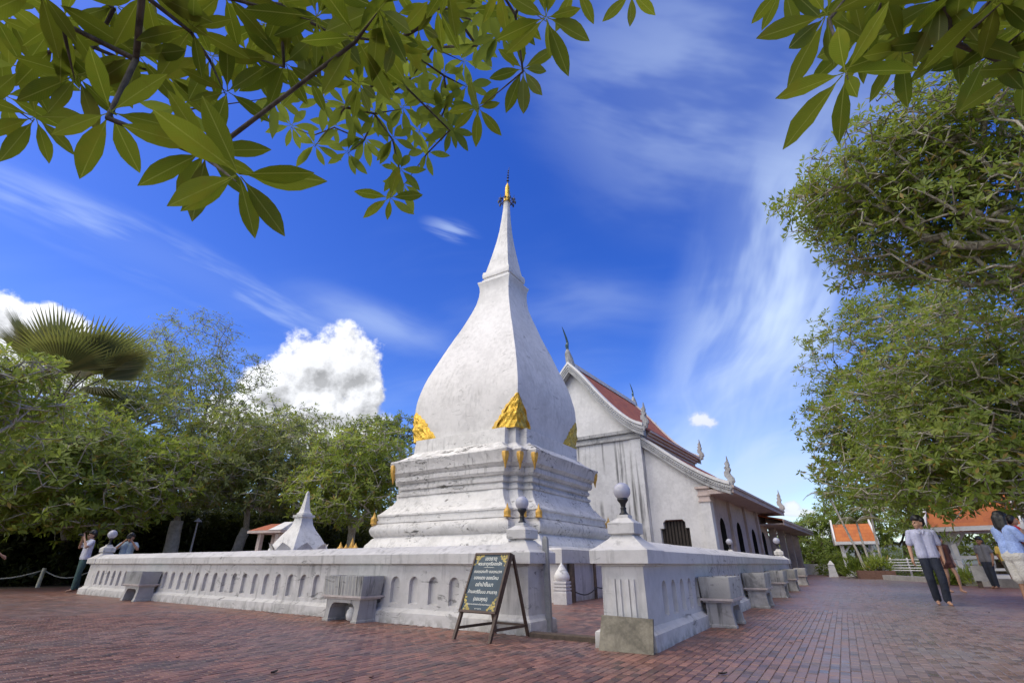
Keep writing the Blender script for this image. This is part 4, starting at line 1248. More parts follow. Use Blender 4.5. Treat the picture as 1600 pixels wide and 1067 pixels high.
M_skin = plain('skin', (0.36, 0.20, 0.13), 0.5, 0.12, 8.0, bmp=0)
M_skin2 = plain('skin_tan', (0.24, 0.125, 0.075), 0.5, 0.12, 8.0, bmp=0)
M_hair = plain('black_hair', (0.010, 0.009, 0.009), 0.4, 0.3, 40.0, bmp=0.4)
def cloth(n, c, v=0.12): return plain('cloth_' + n, c, 0.85, v, 7.0, bmp=0.9, bdist=0.045)
C_lav = cloth('lavender_shirt', (0.42, 0.43, 0.58)); C_navy = cloth('dark_jeans', (0.012, 0.016, 0.030), 0.4)
C_white = cloth('white_shirt', (0.60, 0.60, 0.68)); C_green = cloth('green_trousers', (0.040, 0.085, 0.080), 0.3)
C_blue = cloth('pale_blue_shirt', (0.28, 0.38, 0.68)); C_beige = cloth('stone_shorts', (0.50, 0.48, 0.45))
C_red = cloth('red_top', (0.55, 0.02, 0.03)); C_grey = cloth('grey_shirt', (0.13, 0.13, 0.15)); C_yel = cloth('yellow_shirt', (0.72, 0.52, 0.12))
C_sand = cloth('grey_green_trousers', (0.17, 0.17, 0.14)); C_brown = cloth('brown_dress', (0.10, 0.035, 0.025)); C_orange = cloth('orange_shirt', (0.42, 0.12, 0.03))
M_eye = plain('dark_eye', (0.015, 0.010, 0.008), 0.3, 0.1, 5.0, bmp=0)

def head(prims, c, yaw=0.0, tilt=0.0, r=0.098, hair='short', skin=0, hm=3):
    cy, sy = math.cos(yaw), math.sin(yaw)
    f = lambda x, y, z: (c[0] + x * cy - y * sy, c[1] + x * sy + y * cy + 0.0, c[2] + z + tilt * y)
    prims.append((f(0, 0.01, 0.035), f(0, 0.025, 0.015), r * 0.92, r * 0.92, skin))
    prims.append((f(0, -0.035, -0.045), f(0, -0.05, -0.075), 0.062, 0.042, skin))       # jaw and chin
    prims.append((f(0, -0.098, 0.005), f(0, -0.112, -0.022), 0.011, 0.016, skin))         # nose
    prims.append((f(-0.022, -0.094, -0.052), f(0.022, -0.094, -0.052), 0.011, 0.011, skin))  # mouth
    for s in (-1, 1):
        prims.append((f(s * 0.088, 0.015, 0.01), f(s * 0.09, 0.02, -0.03), 0.02, 0.016, skin))  # ear
        prims.append((f(s * 0.034, -0.086, 0.012), f(s * 0.034, -0.087, 0.012), 0.013, 0.013, 4))     # eye
    prims.append((f(0, 0.03, 0.075), f(0, 0.05, 0.02), r * 0.95, r * 0.98, hm))
    prims.append((f(-0.045, -0.032, 0.088), f(0.045, -0.032, 0.092), 0.058, 0.058, hm)); prims.append((f(0, -0.01, 0.10), f(0, 0.03, 0.10), 0.082, 0.085, hm))
    if hair == 'short':
        prims.append((f(-0.06, 0.04, 0.06), f(0.06, 0.04, 0.06), 0.07, 0.07, hm))
    if hair == 'bob':
        prims.append((f(-0.075, 0.045, 0.05), f(-0.07, 0.06, -0.10), 0.05, 0.048, hm))
        prims.append((f(0.075, 0.045, 0.05), f(0.07, 0.06, -0.10), 0.05, 0.048, hm))
        prims.append((f(0, 0.075, 0.05), f(0, 0.075, -0.12), 0.078, 0.07, hm))
    prims.append((f(0, 0.03, -0.06), (c[0], c[1] + 0.035, c[2] - 0.17), 0.05, 0.056, skin))  # neck

def hand(prims, w, d, side=1, skin=0, curl=0.3):
    """palm, four fingers of different lengths and a thumb leaving the side of the palm"""
    w, d = Vector(w), Vector(d).normalized()
    a = Vector((0, 1, 0)); a = (a - d * a.dot(d)).normalized(); n = d.cross(a)
    p = w + d * 0.05
    prims.append((tuple(w), tuple(w + d * 0.07 + a * 0.008), 0.026, 0.030, skin))
    prims.append((tuple(w + d * 0.02 - a * 0.012), tuple(w + d * 0.075 - a * 0.02), 0.022, 0.022, skin))
    for k, (o, L) in enumerate(((-0.030, 0.066), (-0.010, 0.076), (0.011, 0.071), (0.030, 0.056))):
        b = w + d * 0.085 + a * o; m = b + d * L * 0.55 + n * side * L * curl * 0.4; e = m + d * L * 0.35 + n * side * L * curl
        prims.append((tuple(b), tuple(m), 0.0105, 0.0095, skin)); prims.append((tuple(m), tuple(e), 0.0095, 0.0085, skin))
    b = w + d * 0.03 - a * 0.026; m = b + d * 0.035 - a * 0.022; e = m + d * 0.03 - a * 0.002
    prims.append((tuple(b), tuple(m), 0.013, 0.011, skin)); prims.append((tuple(m), tuple(e), 0.011, 0.009, skin))

def leg(prims, hip, knee, ankle, trouser=2, loose=1.0, bare_from=None, skin=0, toe=(0, -1, 0), shoe=None):
    if bare_from is None:
        prims.append((hip, knee, 0.098 * loose, 0.078 * loose, trouser)); prims.append((knee, (ankle[0], ankle[1], ankle[2] + 0.02), 0.078 * loose, 0.072 * loose, trouser))
    else:
        h, kn = Vector(hip), Vector(knee); m = h.lerp(kn, bare_from)
        prims.append((hip, tuple(m), 0.105 * loose, 0.100 * loose, trouser)); prims.append((tuple(m), knee, 0.070, 0.055, skin))
        prims.append((knee, ankle, 0.056, 0.037, skin))
    t = Vector(toe).normalized(); a = Vector(ankle)
    f = shoe if shoe is not None else skin
    prims.append((tuple(a + Vector((0, 0.02, -0.02)) - t * 0.02), tuple(Vector((a.x, a.y, 0.032)) + t * 0.09), 0.038, 0.034, f))
    prims.append((tuple(Vector((a.x, a.y, 0.032)) + t * 0.09), tuple(Vector((a.x, a.y, 0.024)) + t * 0.15), 0.036, 0.026, f))

def torso(prims, lean_=(0, 0), m=1, wsc=1.0, belly=1.0, hem=0.88):
    lx, ly = lean_
    for s in (-1, 1):
        prims.append(((s * 0.085 * wsc, 0.0, hem + 0.06), (s * 0.08 * wsc + lx * 0.4, ly * 0.4, 1.12), 0.112 * belly, 0.105 * belly, m))
        prims.append(((s * 0.08 * wsc + lx * 0.4, ly * 0.4, 1.12), (s * 0.098 * wsc + lx, ly, 1.335), 0.105, 0.105, m))
        prims.append(((s * 0.05 + lx, ly + 0.01, 1.41), (s * 0.155 * wsc + lx, ly + 0.01, 1.385), 0.055, 0.068, m))
    prims.append(((lx, ly + 0.01, 1.40), (lx, ly + 0.015, 1.44), 0.066, 0.058, m))

def arm(prims, sh, el, wr, m=1, sleeve=0.6, skin=0, handdir=None, side=1, fat=1.0):
    s, e, w = Vector(sh), Vector(el), Vector(wr); c = s.lerp(e, sleeve)
    prims.append((sh, tuple(c), 0.066 * fat, 0.066 * fat, m)); prims.append((tuple(s.lerp(e, max(0, sleeve - 0.1))), el, 0.044, 0.040, skin)); prims.append((el, wr, 0.040, 0.028, skin))
    hand(prims, wr, handdir if handdir is not None else (w - e), side, skin)

# man in the lavender shirt, walking towards the camera and looking aside
P = []
leg(P, (0.085, 0.0, 0.90), (0.10, -0.10, 0.50), (0.075, -0.06, 0.09), 2, 1.0, toe=(0.15, -1, 0))
leg(P, (-0.085, 0.0, 0.90), (-0.09, -0.03, 0.49), (-0.065, 0.10, 0.09), 2, 1.0, toe=(-0.1, -1, 0))
torso(P, (0.0, 0.0), 1, 1.02, 1.02)
arm(P, (0.20, 0.01, 1.385), (0.255, 0.06, 1.10), (0.235, -0.05, 0.88), 1, 0.72, side=-1)
arm(P, (-0.20, 0.01, 1.385), (-0.27, 0.02, 1.10), (-0.29, -0.06, 0.87), 1, 0.72, side=1)
head(P, (0.0, -0.01, 1.575), yaw=rad(-62))
P.append(((0.05, -0.075, 1.415), (0.02, -0.10, 1.36), 0.022, 0.014, 1)); P.append(((-0.05, -0.075, 1.415), (-0.02, -0.10, 1.36), 0.022, 0.014, 1))
person('young man in lavender short-sleeved shirt and dark jeans walking barefoot on the bricks', (1.56, 14.33, 0), math.atan2(1.56, -14.33) + math.pi + rad(8), 1.71, P, [M_skin, C_lav, C_navy, M_hair, M_eye], 0.0105)

# woman carrying a child at the right edge
P = []
leg(P, (0.09, 0.0, 0.90), (0.09, -0.02, 0.50), (0.08, 0.03, 0.09), 2, 1.12, bare_from=0.85)
leg(P, (-0.09, 0.0, 0.90), (-0.09, -0.05, 0.50), (-0.07, 0.02, 0.09), 2, 1.12, bare_from=0.85)
P.append(((-0.09, 0.0, 0.92), (0.09, 0.0, 0.92), 0.135, 0.135, 2)); P.append(((-0.09, 0.0, 0.80), (-0.09, -0.02, 0.58), 0.115, 0.112, 2)); P.append(((0.09, 0.0, 0.80), (0.09, -0.02, 0.58), 0.115, 0.112, 2))
torso(P, (0.0, 0.01), 1, 1.05, 1.12, 0.90)
arm(P, (0.205, 0.01, 1.37), (0.27, -0.08, 1.10), (0.06, -0.27, 1.12), 1, 0.6, side=-1, skin=0)
arm(P, (-0.205, 0.01, 1.37), (-0.26, -0.10, 1.12), (-0.02, -0.28, 1.18), 1, 0.6, side=1, skin=0)
head(P, (0.0, -0.01, 1.55), yaw=rad(10), hair='bob')
wl = (2.66, 13.0, 0)
wrz = rad(118)
woman = person('woman in pale blue top and stone shorts carrying a child at the right edge', wl, wrz, 1.66, P, [M_skin2, C_blue, C_beige, M_hair, M_eye], 0.012)
# the child she carries
P = []
cb = np.array([0.05, -0.24, 1.12])
def rel(*v): return tuple(np.array(v) + cb)
for s in (-1, 1):
    P.append((rel(s * 0.05, 0, 0.02), rel(s * 0.05, 0.02, 0.22), 0.085, 0.075, 1))
    P.append((rel(s * 0.07, 0, 0.0), rel(s * 0.13, 0.05, -0.14), 0.06, 0.05, 2)); P.append((rel(s * 0.13, 0.05, -0.14), rel(s * 0.12, 0.10, -0.28), 0.045, 0.035, 0))
    P.append((rel(s * 0.09, 0.0, 0.22), rel(s * 0.15, 0.05, 0.12), 0.042, 0.035, 0)); P.append((rel(s * 0.15, 0.05, 0.12), rel(s * 0.10, 0.14, 0.16), 0.034, 0.028, 0))
P.append((rel(0, 0.01, 0.26), rel(0, 0.01, 0.32), 0.04, 0.04, 0)); P.append((rel(0, 0.0, 0.37), rel(0, 0.01, 0.40), 0.078, 0.076, 0)); P.append((rel(0, 0.02, 0.43), rel(0, 0.04, 0.40), 0.074, 0.076, 3))
for s in (-1, 1): P.append((rel(s * 0.028, -0.072, 0.375), rel(s * 0.028, -0.073, 0.375), 0.011, 0.011, 4))
P.append((rel(0, -0.078, 0.365), rel(0, -0.084, 0.352), 0.011, 0.012, 0))
person('small child in red top held on the arm of the woman in blue', wl, wrz, 1.70, P, [M_skin, C_red, C_beige, M_hair, M_eye], 0.012)

def standing(label, loc, rotz, H, mats, hair='short', yaw=0.0, bare=None, skin=0, arms=None, vox=0.018, stride=0.05, wsc=1.0):
    P = []
    leg(P, (0.085, 0, 0.90), (0.09, -stride, 0.49), (0.08, -stride, 0.09), 2, 1.0, bare_from=bare); leg(P, (-0.085, 0, 0.90), (-0.09, 0, 0.49), (-0.075, stride, 0.09), 2, 1.0, bare_from=bare)
    if bare: P.append(((-0.07, 0, 0.88), (0.07, 0, 0.88), 0.125, 0.125, 2))
    torso(P, (0, 0), 1, wsc, 1.02)
    for s in (-1, 1):
        q = arms[s] if arms and s in arms else ((s * 0.25, 0.03, 1.11), (s * 0.23, -0.04, 0.88))
        arm(P, (s * 0.195, 0.01, 1.38), q[0], q[1], 1, 0.6, side=-s)
    head(P, (0, -0.01, 1.57), yaw=yaw, hair=hair)
    return person(label, loc, rotz, H, P, mats, vox)
face = lambda p: math.atan2(p[1], p[0]) - math.pi / 2   # turn the figure's front (-y) to the camera
p = (4.25, 24.6, 0)
standing('person in grey shirt and dark trousers standing by the low kerb', p, face(p) + rad(-30), 1.62, [M_skin2, C_grey, C_navy, M_hair, M_eye], 'bob', rad(-10))
p = (5.0, 25.6, 0)
standing('person in yellow shirt seen from behind next to the grey shirt', p, face(p) + rad(150), 1.60, [M_skin2, C_yel, C_sand, M_hair, M_eye], 'bob', rad(10), bare=0.9)
p = (2.62, 20.6, 0)
standing('person in brown with bare legs walking half hidden behind the man in lavender', p, face(p) + rad(40), 1.55, [M_skin, C_brown, C_brown, M_hair, M_eye], 'bob', 0.3, bare=0.3, stride=0.16)
p = (-20.1, 6.96, 0)
pic = {-1: ((-0.30, -0.14, 1.22), (-0.07, -0.20, 1.50)), 1: ((0.30, -0.14, 1.22), (0.07, -0.20, 1.50))}
standing('man in white shirt and green trousers taking a picture past the wall end', p, face(p) + rad(-75), 1.72, [M_skin, C_white, C_green, M_hair, M_eye], arms=pic)
cq = Vector(p) + Matrix.Rotation(face(p) + rad(-75), 3, 'Z') @ Vector((0, -0.27, 1.60))
def camera_thing(pos, rz, label):
    t = thing('photo_camera', label, 'camera', pos, rz)
    MB().box(-0.06, 0.06, -0.02, 0.03, -0.04, 0.04).build('body', M_black, t)
    MB().tube([(0, -0.02, 0), (0, -0.08, 0)], [0.033, 0.03], 12).build('lens', M_black, t, 40)
camera_thing(cq, face(p) + rad(-75), 'black camera held to the eye of the man in white')
p2 = at(192, 880, 21.0); p2 = (p2[0], p2[1], 0)
standing('person behind the wall raising a camera to the face', p2, face(p2) + rad(-10), 1.66, [M_skin, cloth('blue_white_shirt', (0.25, 0.33, 0.42)), C_navy, M_hair, M_eye], arms=pic)
cq = Vector(p2) + Matrix.Rotation(face(p2) + rad(-10), 3, 'Z') @ Vector((0, -0.27, 1.54))
camera_thing(cq, face(p2) + rad(-10), 'black camera held up by the person behind the wall')
p3 = at(-34, 880, 19.0); p3 = (p3[0], p3[1], 0)
standing('person in orange at the left edge, arm reaching into view', p3, face(p3) + rad(60), 1.68, [M_skin, C_orange, C_brown, M_hair, M_eye], arms={1: ((0.26, -0.06, 1.12), (0.30, -0.26, 0.98)), -1: ((-0.26, -0.10, 1.12), (-0.22, -0.34, 1.0))})

# ------------------------------------------------------------------ vegetation
def unit(a): return a / np.maximum(np.linalg.norm(a, axis=-1, keepdims=True), 1e-9)

def leaf_cloud(name, base, d, nrm, L, W, mat, parent, hi=False, droop=0.15):
    """one mesh of many leaves; every leaf has a folded midrib. base,d,nrm: (n,3), L,W: (n,)"""
    n = len(base); d = unit(d); s = unit(np.cross(d, nrm)); h = np.cross(s, d)
    if hi:
        us = np.array([0.0, 0.05, 0.30, 0.55, 0.80, 1.0]); ws = np.array([0.02, 0.03, 0.42, 0.5, 0.34, 0.0])
        cols = []
        for u, w in zip(us, ws):
            if w == 0.0: cols.append((u, 0.0)); continue
            cols += [(u, -w), (u, 0.0), (u, w)]
        fs = []
        for k in range(4):
            o = 3 * k
            fs += [(o, o + 1, o + 4, o + 3), (o + 1, o + 2, o + 5, o + 4)]
        fs += [(12, 13, 15, 15), (13, 14, 15, 15)]
    else:
        cols = [(0.0, 0.0), (0.52, -0.5), (0.60, 0.0), (0.52, 0.5), (1.0, 0.0)]
        fs = [(0, 2, 1, 1), (0, 3, 2, 2), (1, 2, 4, 4), (2, 3, 4, 4)]
    m = len(cols)
    u = np.array([c[0] for c in cols]); v = np.array([c[1] for c in cols])
    P = base[:, None, :] + d[:, None, :] * (u[None, :, None] * L[:, None, None]) + s[:, None, :] * (v[None, :, None] * W[:, None, None]) \
        + h[:, None, :] * ((np.abs(v)[None, :] * 0.30 * W[:, None] - droop * u[None, :] ** 2 * L[:, None])[:, :, None])
    verts = P.reshape(-1, 3).astype(np.float32)
    loops, starts, tot = [], [], []
    tri = [tuple(dict.fromkeys(f)) for f in fs]
    flat = np.concatenate([np.array(f) for f in tri]); sizes = np.array([len(f) for f in tri])
    allloops = (flat[None, :] + (np.arange(n) * m)[:, None]).reshape(-1).astype(np.int32)
    allsizes = np.tile(sizes, n); st_ = np.concatenate([[0], np.cumsum(allsizes)[:-1]]).astype(np.int32)
    me = bpy.data.meshes.new(name)
    me.vertices.add(len(verts)); me.vertices.foreach_set('co', verts.ravel())
    me.loops.add(len(allloops)); me.loops.foreach_set('vertex_index', allloops)
    me.polygons.add(len(allsizes)); me.polygons.foreach_set('loop_start', st_)
    try: me.polygons.foreach_set('loop_total', allsizes.astype(np.int32))
    except Exception: pass
    me.materials.append(mat); me.update(calc_edges=True); me.validate()
    return mkobj(name, me, parent)

def rosettes(C, A, k, L, Wr, rng, spread=1.15, jit=0.35, lvar=0.25):
    """k leaves round each centre C with axis A"""
    n = len(C); A = unit(A)
    ref = np.where(np.abs(A[:, 2:3]) > 0.9, np.array([[1.0, 0, 0]]), np.array([[0, 0, 1.0]]))
    e1 = unit(np.cross(A, ref)); e2 = np.cross(A, e1)
    ph = rng.uniform(0, 2 * np.pi, (n, 1)) + np.arange(k)[None, :] * (2 * np.pi / k) + rng.normal(0, jit * 0.6, (n, k))
    th = spread + rng.normal(0, jit, (n, k))
    d = A[:, None, :] * np.cos(th)[..., None] + (e1[:, None, :] * np.cos(ph)[..., None] + e2[:, None, :] * np.sin(ph)[..., None]) * np.sin(th)[..., None]
    nr = A[:, None, :] * np.sin(th)[..., None] - (e1[:, None, :] * np.cos(ph)[..., None] + e2[:, None, :] * np.sin(ph)[..., None]) * np.cos(th)[..., None]
    ln = L * rng.uniform(1 - lvar, 1 + lvar, (n, k))
    base = np.repeat(C[:, None, :], k, 1) + d * (ln * 0.12)[..., None]
    return base.reshape(-1, 3), d.reshape(-1, 3), nr.reshape(-1, 3), ln.ravel(), (ln * Wr).ravel()

def grow(nodes, targets, rng, bias=0.25, sub=0.5, wig=0.10):
    """attach each target to the skeleton by its cheapest link; returns points and parents"""
    pts = [np.array(p, float) for p, _ in nodes]; par = [q for _, q in nodes]
    plen = [0.0] * len(pts)
    for i in range(1, len(pts)): plen[i] = plen[par[i]] + np.linalg.norm(pts[i] - pts[par[i]])
    root = pts[-1] if len(pts) else targets[0]
    order = np.argsort(np.min(np.linalg.norm(targets[:, None, :] - np.array(pts)[None, :, :], axis=2), axis=1))
    A = np.zeros((len(pts) + len(targets) * 6, 3)); A[:len(pts)] = pts; PL = np.zeros(len(A)); PL[:len(pts)] = plen; n = len(pts)
    par = list(par); tips = []
    lo = 1 if len(pts) > 2 else 0
    for ti in order:
        t = targets[ti]
        dd = np.linalg.norm(A[lo:n] - t, axis=1); cost = dd + bias * PL[lo:n] + 0.35 * np.maximum(0, A[lo:n, 2] - t[2])
        j = int(np.argmin(cost)) + lo
        L = dd[j - lo]; k = max(1, min(5, int(L / sub)))
        a = A[j].copy(); prev = j
        for q in range(1, k + 1):
            f = q / k
            p = a + (t - a) * f
            if q < k: p = p + rng.normal(0, wig, 3) * L / k * 0.8 + np.array([0, 0, -0.05 * L * math.sin(math.pi * f)])
            A[n] = p; PL[n] = PL[prev] + np.linalg.norm(p - A[prev]); par.append(prev); prev = n; n += 1
        tips.append((prev, ti))
    return A[:n], par, tips

def limbs(name, pts, par, tipr, mat, parent, maxr=None, exp=2.4, n=5, minr=0.0):
    N_ = len(pts); acc = np.zeros(N_); kids = [[] for _ in range(N_)]
    for i in range(N_):
        if par[i] is not None and par[i] >= 0: kids[par[i]].append(i)
    order = list(range(N_))
    r = np.zeros(N_)
    for i in reversed(order):
        r[i] = max(tipr, (sum(r[c] ** exp for c in kids[i])) ** (1 / exp)) if kids[i] else tipr
    if maxr: r = np.minimum(r, maxr)
    ix = [i for i in range(N_) if par[i] is not None and par[i] >= 0]
    a = np.array([pts[par[i]] for i in ix]); b = np.array([pts[i] for i in ix])
    ra = np.array([min(r[par[i]], r[i] * 1.35) for i in ix]); rb_ = np.array([r[i] if kids[i] else r[i] * 0.25 for i in ix])
    d = unit(b - a); ref = np.where(np.abs(d[:, 2:3]) > 0.9, np.array([[1.0, 0, 0]]), np.array([[0, 0, 1.0]]))
    e1 = unit(np.cross(d, ref)); e2 = np.cross(d, e1)
    an = np.arange(n) * 2 * np.pi / n
    off = e1[:, None, :] * np.cos(an)[None, :, None] + e2[:, None, :] * np.sin(an)[None, :, None]
    va = a[:, None, :] - d[:, None, :] * (ra * 0.3)[:, None, None] + off * ra[:, None, None]; vb = b[:, None, :] + d[:, None, :] * (rb_ * 0.3)[:, None, None] + off * rb_[:, None, None]
    V = np.concatenate([va, vb], 1).reshape(-1, 3); m = len(ix)
    f = np.array([[k, (k + 1) % n, (k + 1) % n + n, k + n] for k in range(n)])
    F = (f[None] + (np.arange(m) * 2 * n)[:, None, None]).reshape(-1, 4)
    me = bpy.data.meshes.new(name)
    me.vertices.add(len(V)); me.vertices.foreach_set('co', V.astype(np.float32).ravel())
    me.loops.add(F.size); me.loops.foreach_set('vertex_index', F.ravel().astype(np.int32))
    me.polygons.add(len(F)); me.polygons.foreach_set('loop_start', (np.arange(len(F)) * 4).astype(np.int32))
    try: me.polygons.foreach_set('loop_total', np.full(len(F), 4, np.int32))
    except Exception: pass
    me.materials.append(mat); me.update(calc_edges=True)
    me.polygons.foreach_set('use_smooth', [True] * len(F))
    return mkobj(name, me, parent), r

def blob_points(blobs, rng, shell=0.45):
    out = []
    for (c, rx, n) in blobs:
        u = unit(rng.normal(0, 1, (n, 3))); q = rng.uniform(shell ** 3, 1, (n, 1)) ** (1 / 3)
        # lumpy outline
        ph = np.array([mnoise.noise(Vector((float(a[0]) * 1.7 + c[0], float(a[1]) * 1.7 + c[1], float(a[2]) * 1.7))) for a in u])[:, None]
        out.append(np.array(c)[None] + u * q * (1 + 0.34 * ph) * np.array(rx)[None])
    return np.concatenate(out)

def tree(name, label, foot, blobs, seed, leafL=0.16, k=7, sub=3, mat=None, bk=None, trunk_r=0.16, group=None, tipr=0.017, fork=None, spread=1.1, wr=0.34, shell=0.68, subr=0.28, minz=None, trunk_mat=None, hi=False, dens=1.0, ring=None):
    rng = np.random.default_rng(seed)
    t = thing(name, label, 'tree', foot, 0, group)
    f = np.array([foot[0], foot[1], foot[2] if len(foot) > 2 else 0.0])
    T = blob_points(blobs, rng, shell)
    if minz: T = T[T[:, 2] > minz]
    cen = T.mean(0); fk = fork if fork is not None else 0.45 * cen[2]
    top = f + np.array([(cen[0] - f[0]) * 0.35, (cen[1] - f[1]) * 0.35, fk])
    nodes = [(f + np.array([0, 0, -0.1]), -1)]
    for q in range(1, 6):
        s = q / 5; p = f + (top - f) * np.array([s ** 1.3, s ** 1.3, s]) + rng.normal(0, 0.06 * fk / 3, 3) * (q < 5)
        nodes.append((p, q - 1))
    pts, par, tips = grow(nodes, T, rng, 0.22, sub=0.7)
    loc = pts - f
    br, r = limbs('branches', loc[5:], [(-1 if (p is None or p < 5) else p - 5) for p in par[5:]], tipr, bk or M_barkA, t, trunk_r * 0.85)
    tp = loc[:6]
    MB().tube([tuple(p) for p in tp], [trunk_r * (1.45 - 0.1 * 0) if i == 0 else trunk_r * (1.12 - 0.05 * i) for i in range(6)], 10).build('trunk', trunk_mat or bk or M_barkA, t, 60)
    # leaf rosettes at and around each branch tip
    C = T - f; n = len(C)
    C = np.repeat(C, sub, 0) + rng.normal(0, subr, (n * sub, 3)) * np.array([1, 1, 0.6])
    tw = np.concatenate([T - f, C]); limbs('twigs', tw, [-1] * n + list(np.repeat(np.arange(n), sub)), tipr * 1.05, bk or M_barkA, t, None, 2.4, 3)[0]['kind'] = 'stuff'
    A = unit(C - (cen - f)) * 0.7 + np.array([0, 0, 0.8]) + rng.normal(0, 0.35, C.shape)
    b, d, nr, L, W = rosettes(C, A, k, leafL, wr, rng, spread)
    leaf_cloud('crown', b, d, nr, L, W, mat or M_leafA, t, hi)
    return t

def B(x, y, dist, rx, ry, rz, n):
    """crown blob seen at photo pixel x,y; radii: across view, along view, up"""
    c = at(x, y, dist); return (tuple(c), (max(rx, 0.2), max(ry, 0.2), rz), n)

LT = 'trees behind the enclosure on the left'
# --- left background, near row first
tree('plumeria_tree', 'bushy tree with bright leaf whorls hanging low at the far left', ground_at(100, 31), [B(60, 735, 25, 3.2, 2.6, 1.7, 230), B(180, 755, 26, 3.2, 2.6, 1.7, 230), B(-60, 690, 25, 3.0, 2.6, 2.2, 160), B(120, 690, 26.5, 3.2, 2.2, 1.3, 150), B(250, 735, 27, 2.6, 2.2, 1.6, 140), B(20, 790, 25, 3.0, 2.0, 0.8, 100), B(130, 805, 25.5, 3.0, 2.0, 0.6, 100)], 11, 0.26, 8, 3, M_leafA, M_barkA, 0.2, LT, trunk_mat=M_barkB)
tree('plumeria_tree', 'tree with limewashed leaning trunk right of the two photographers', ground_at(262, 29), [B(300, 745, 28, 2.6, 2.4, 1.7, 170), B(350, 700, 29, 3.0, 2.4, 2.0, 190), B(240, 660, 30, 3.0, 2.4, 1.5, 150)], 12, 0.26, 8, 3, M_leafB, M_barkA, 0.30, LT, fork=2.6, trunk_mat=M_lime)
tree('plumeria_tree', 'tree with pale trunk behind the small shrine', ground_at(357, 30.5), [B(400, 750, 28.5, 2.8, 2.4, 1.6, 180), B(440, 705, 29, 2.8, 2.4, 1.8, 190), B(480, 760, 28, 2.2, 2.0, 1.4, 130)], 13, 0.25, 8, 3, M_leafB, M_barkA, 0.26, LT, fork=2.4, trunk_mat=M_lime)
tree('plumeria_tree', 'round green tree between small stupa and great stupa', ground_at(540, 27), [B(545, 740, 25.5, 2.4, 2.4, 1.6, 180), B(590, 715, 26, 2.2, 2.4, 1.5, 170), B(520, 780, 25, 2.2, 2.0, 1.2, 120), B(620, 760, 26, 2.0, 2.0, 1.6, 120)], 14, 0.24, 8, 3, M_leafA, M_barkA, 0.2, LT)
tree('spreading_tree', 'tall olive tree rising behind the left trees', ground_at(200, 38), [B(190, 600, 37, 4.4, 3.4, 2.6, 190), B(280, 610, 38, 4.0, 3.4, 2.2, 150), B(120, 640, 37, 3.2, 3, 2.2, 110)], 15, 0.30, 7, 3, M_leafB, M_barkA, 0.28, LT)
tree('spreading_tree', 'tall open tree with sky gaps in front of the big cloud', ground_at(430, 40), [B(410, 662, 39, 3.8, 3.4, 1.8, 150), B(500, 682, 40, 3.4, 3.2, 1.8, 140), B(455, 710, 39, 3.6, 3, 2.0, 120)], 16, 0.28, 7, 2, M_leafB, M_barkA, 0.25, LT, subr=0.45)
tree('spreading_tree', 'feathery dark tree just left of the great stupa', ground_at(600, 40), [B(590, 680, 39, 2.8, 2.6, 1.4, 140), B(630, 672, 39, 1.8, 2.0, 1.3, 90), B(560, 710, 40, 2.6, 2.6, 1.6, 110)], 17, 0.26, 7, 3, M_leafC, M_barkB, 0.22, LT)
# far row closing the view
tree('spreading_tree', 'dark tree closing the view between the left trunks', ground_at(330, 47), [B(330, 740, 44, 6.5, 3, 3.4, 220), B(180, 750, 44, 6.0, 3, 3.4, 200), B(450, 770, 44, 5.5, 3, 3.0, 180), B(560, 780, 44, 5.0, 3, 2.8, 140), B(300, 810, 43, 7.0, 2, 1.6, 120), B(420, 815, 43, 6.0, 2, 1.6, 110)], 18, 0.36, 7, 3, M_leafC, M_barkB, 0.3, LT)
tree('spreading_tree', 'dense tree behind the palm at the far left', ground_at(20, 40), [B(0, 660, 39, 4.5, 3, 3.0, 150), B(-60, 600, 36, 3.0, 3, 2.6, 110), B(60, 760, 38, 4.5, 3, 2.4, 110)], 19, 0.32, 7, 3, M_leafB, M_barkB, 0.3, LT)
tree('plumeria_tree', 'yellow-green clump of leaves at the left edge below the palm', ground_at(-60, 17), [B(10, 605, 15.5, 0.95, 1.2, 0.8, 80), B(-50, 640, 16, 1.4, 1.4, 1.2, 80)], 20, 0.20, 8, 3, M_leafA, M_barkA, 0.16, LT)
# nearly bare tree: fine dark twigs against the sky
tree('bare_tree', 'nearly leafless tree with fine dark twigs against the blue sky', ground_at(300, 42), [B(300, 535, 41, 3.6, 3, 2.2, 330), B(240, 560, 41, 2.6, 2.4, 1.8, 150), B(370, 585, 41, 3.0, 2.4, 1.6, 200), B(310, 600, 41, 3.6, 2.6, 1.6, 150)], 21, 0.17, 3, 2, M_leafC, M_barkR, 0.16, LT, tipr=0.010, subr=0.3, wr=0.5)

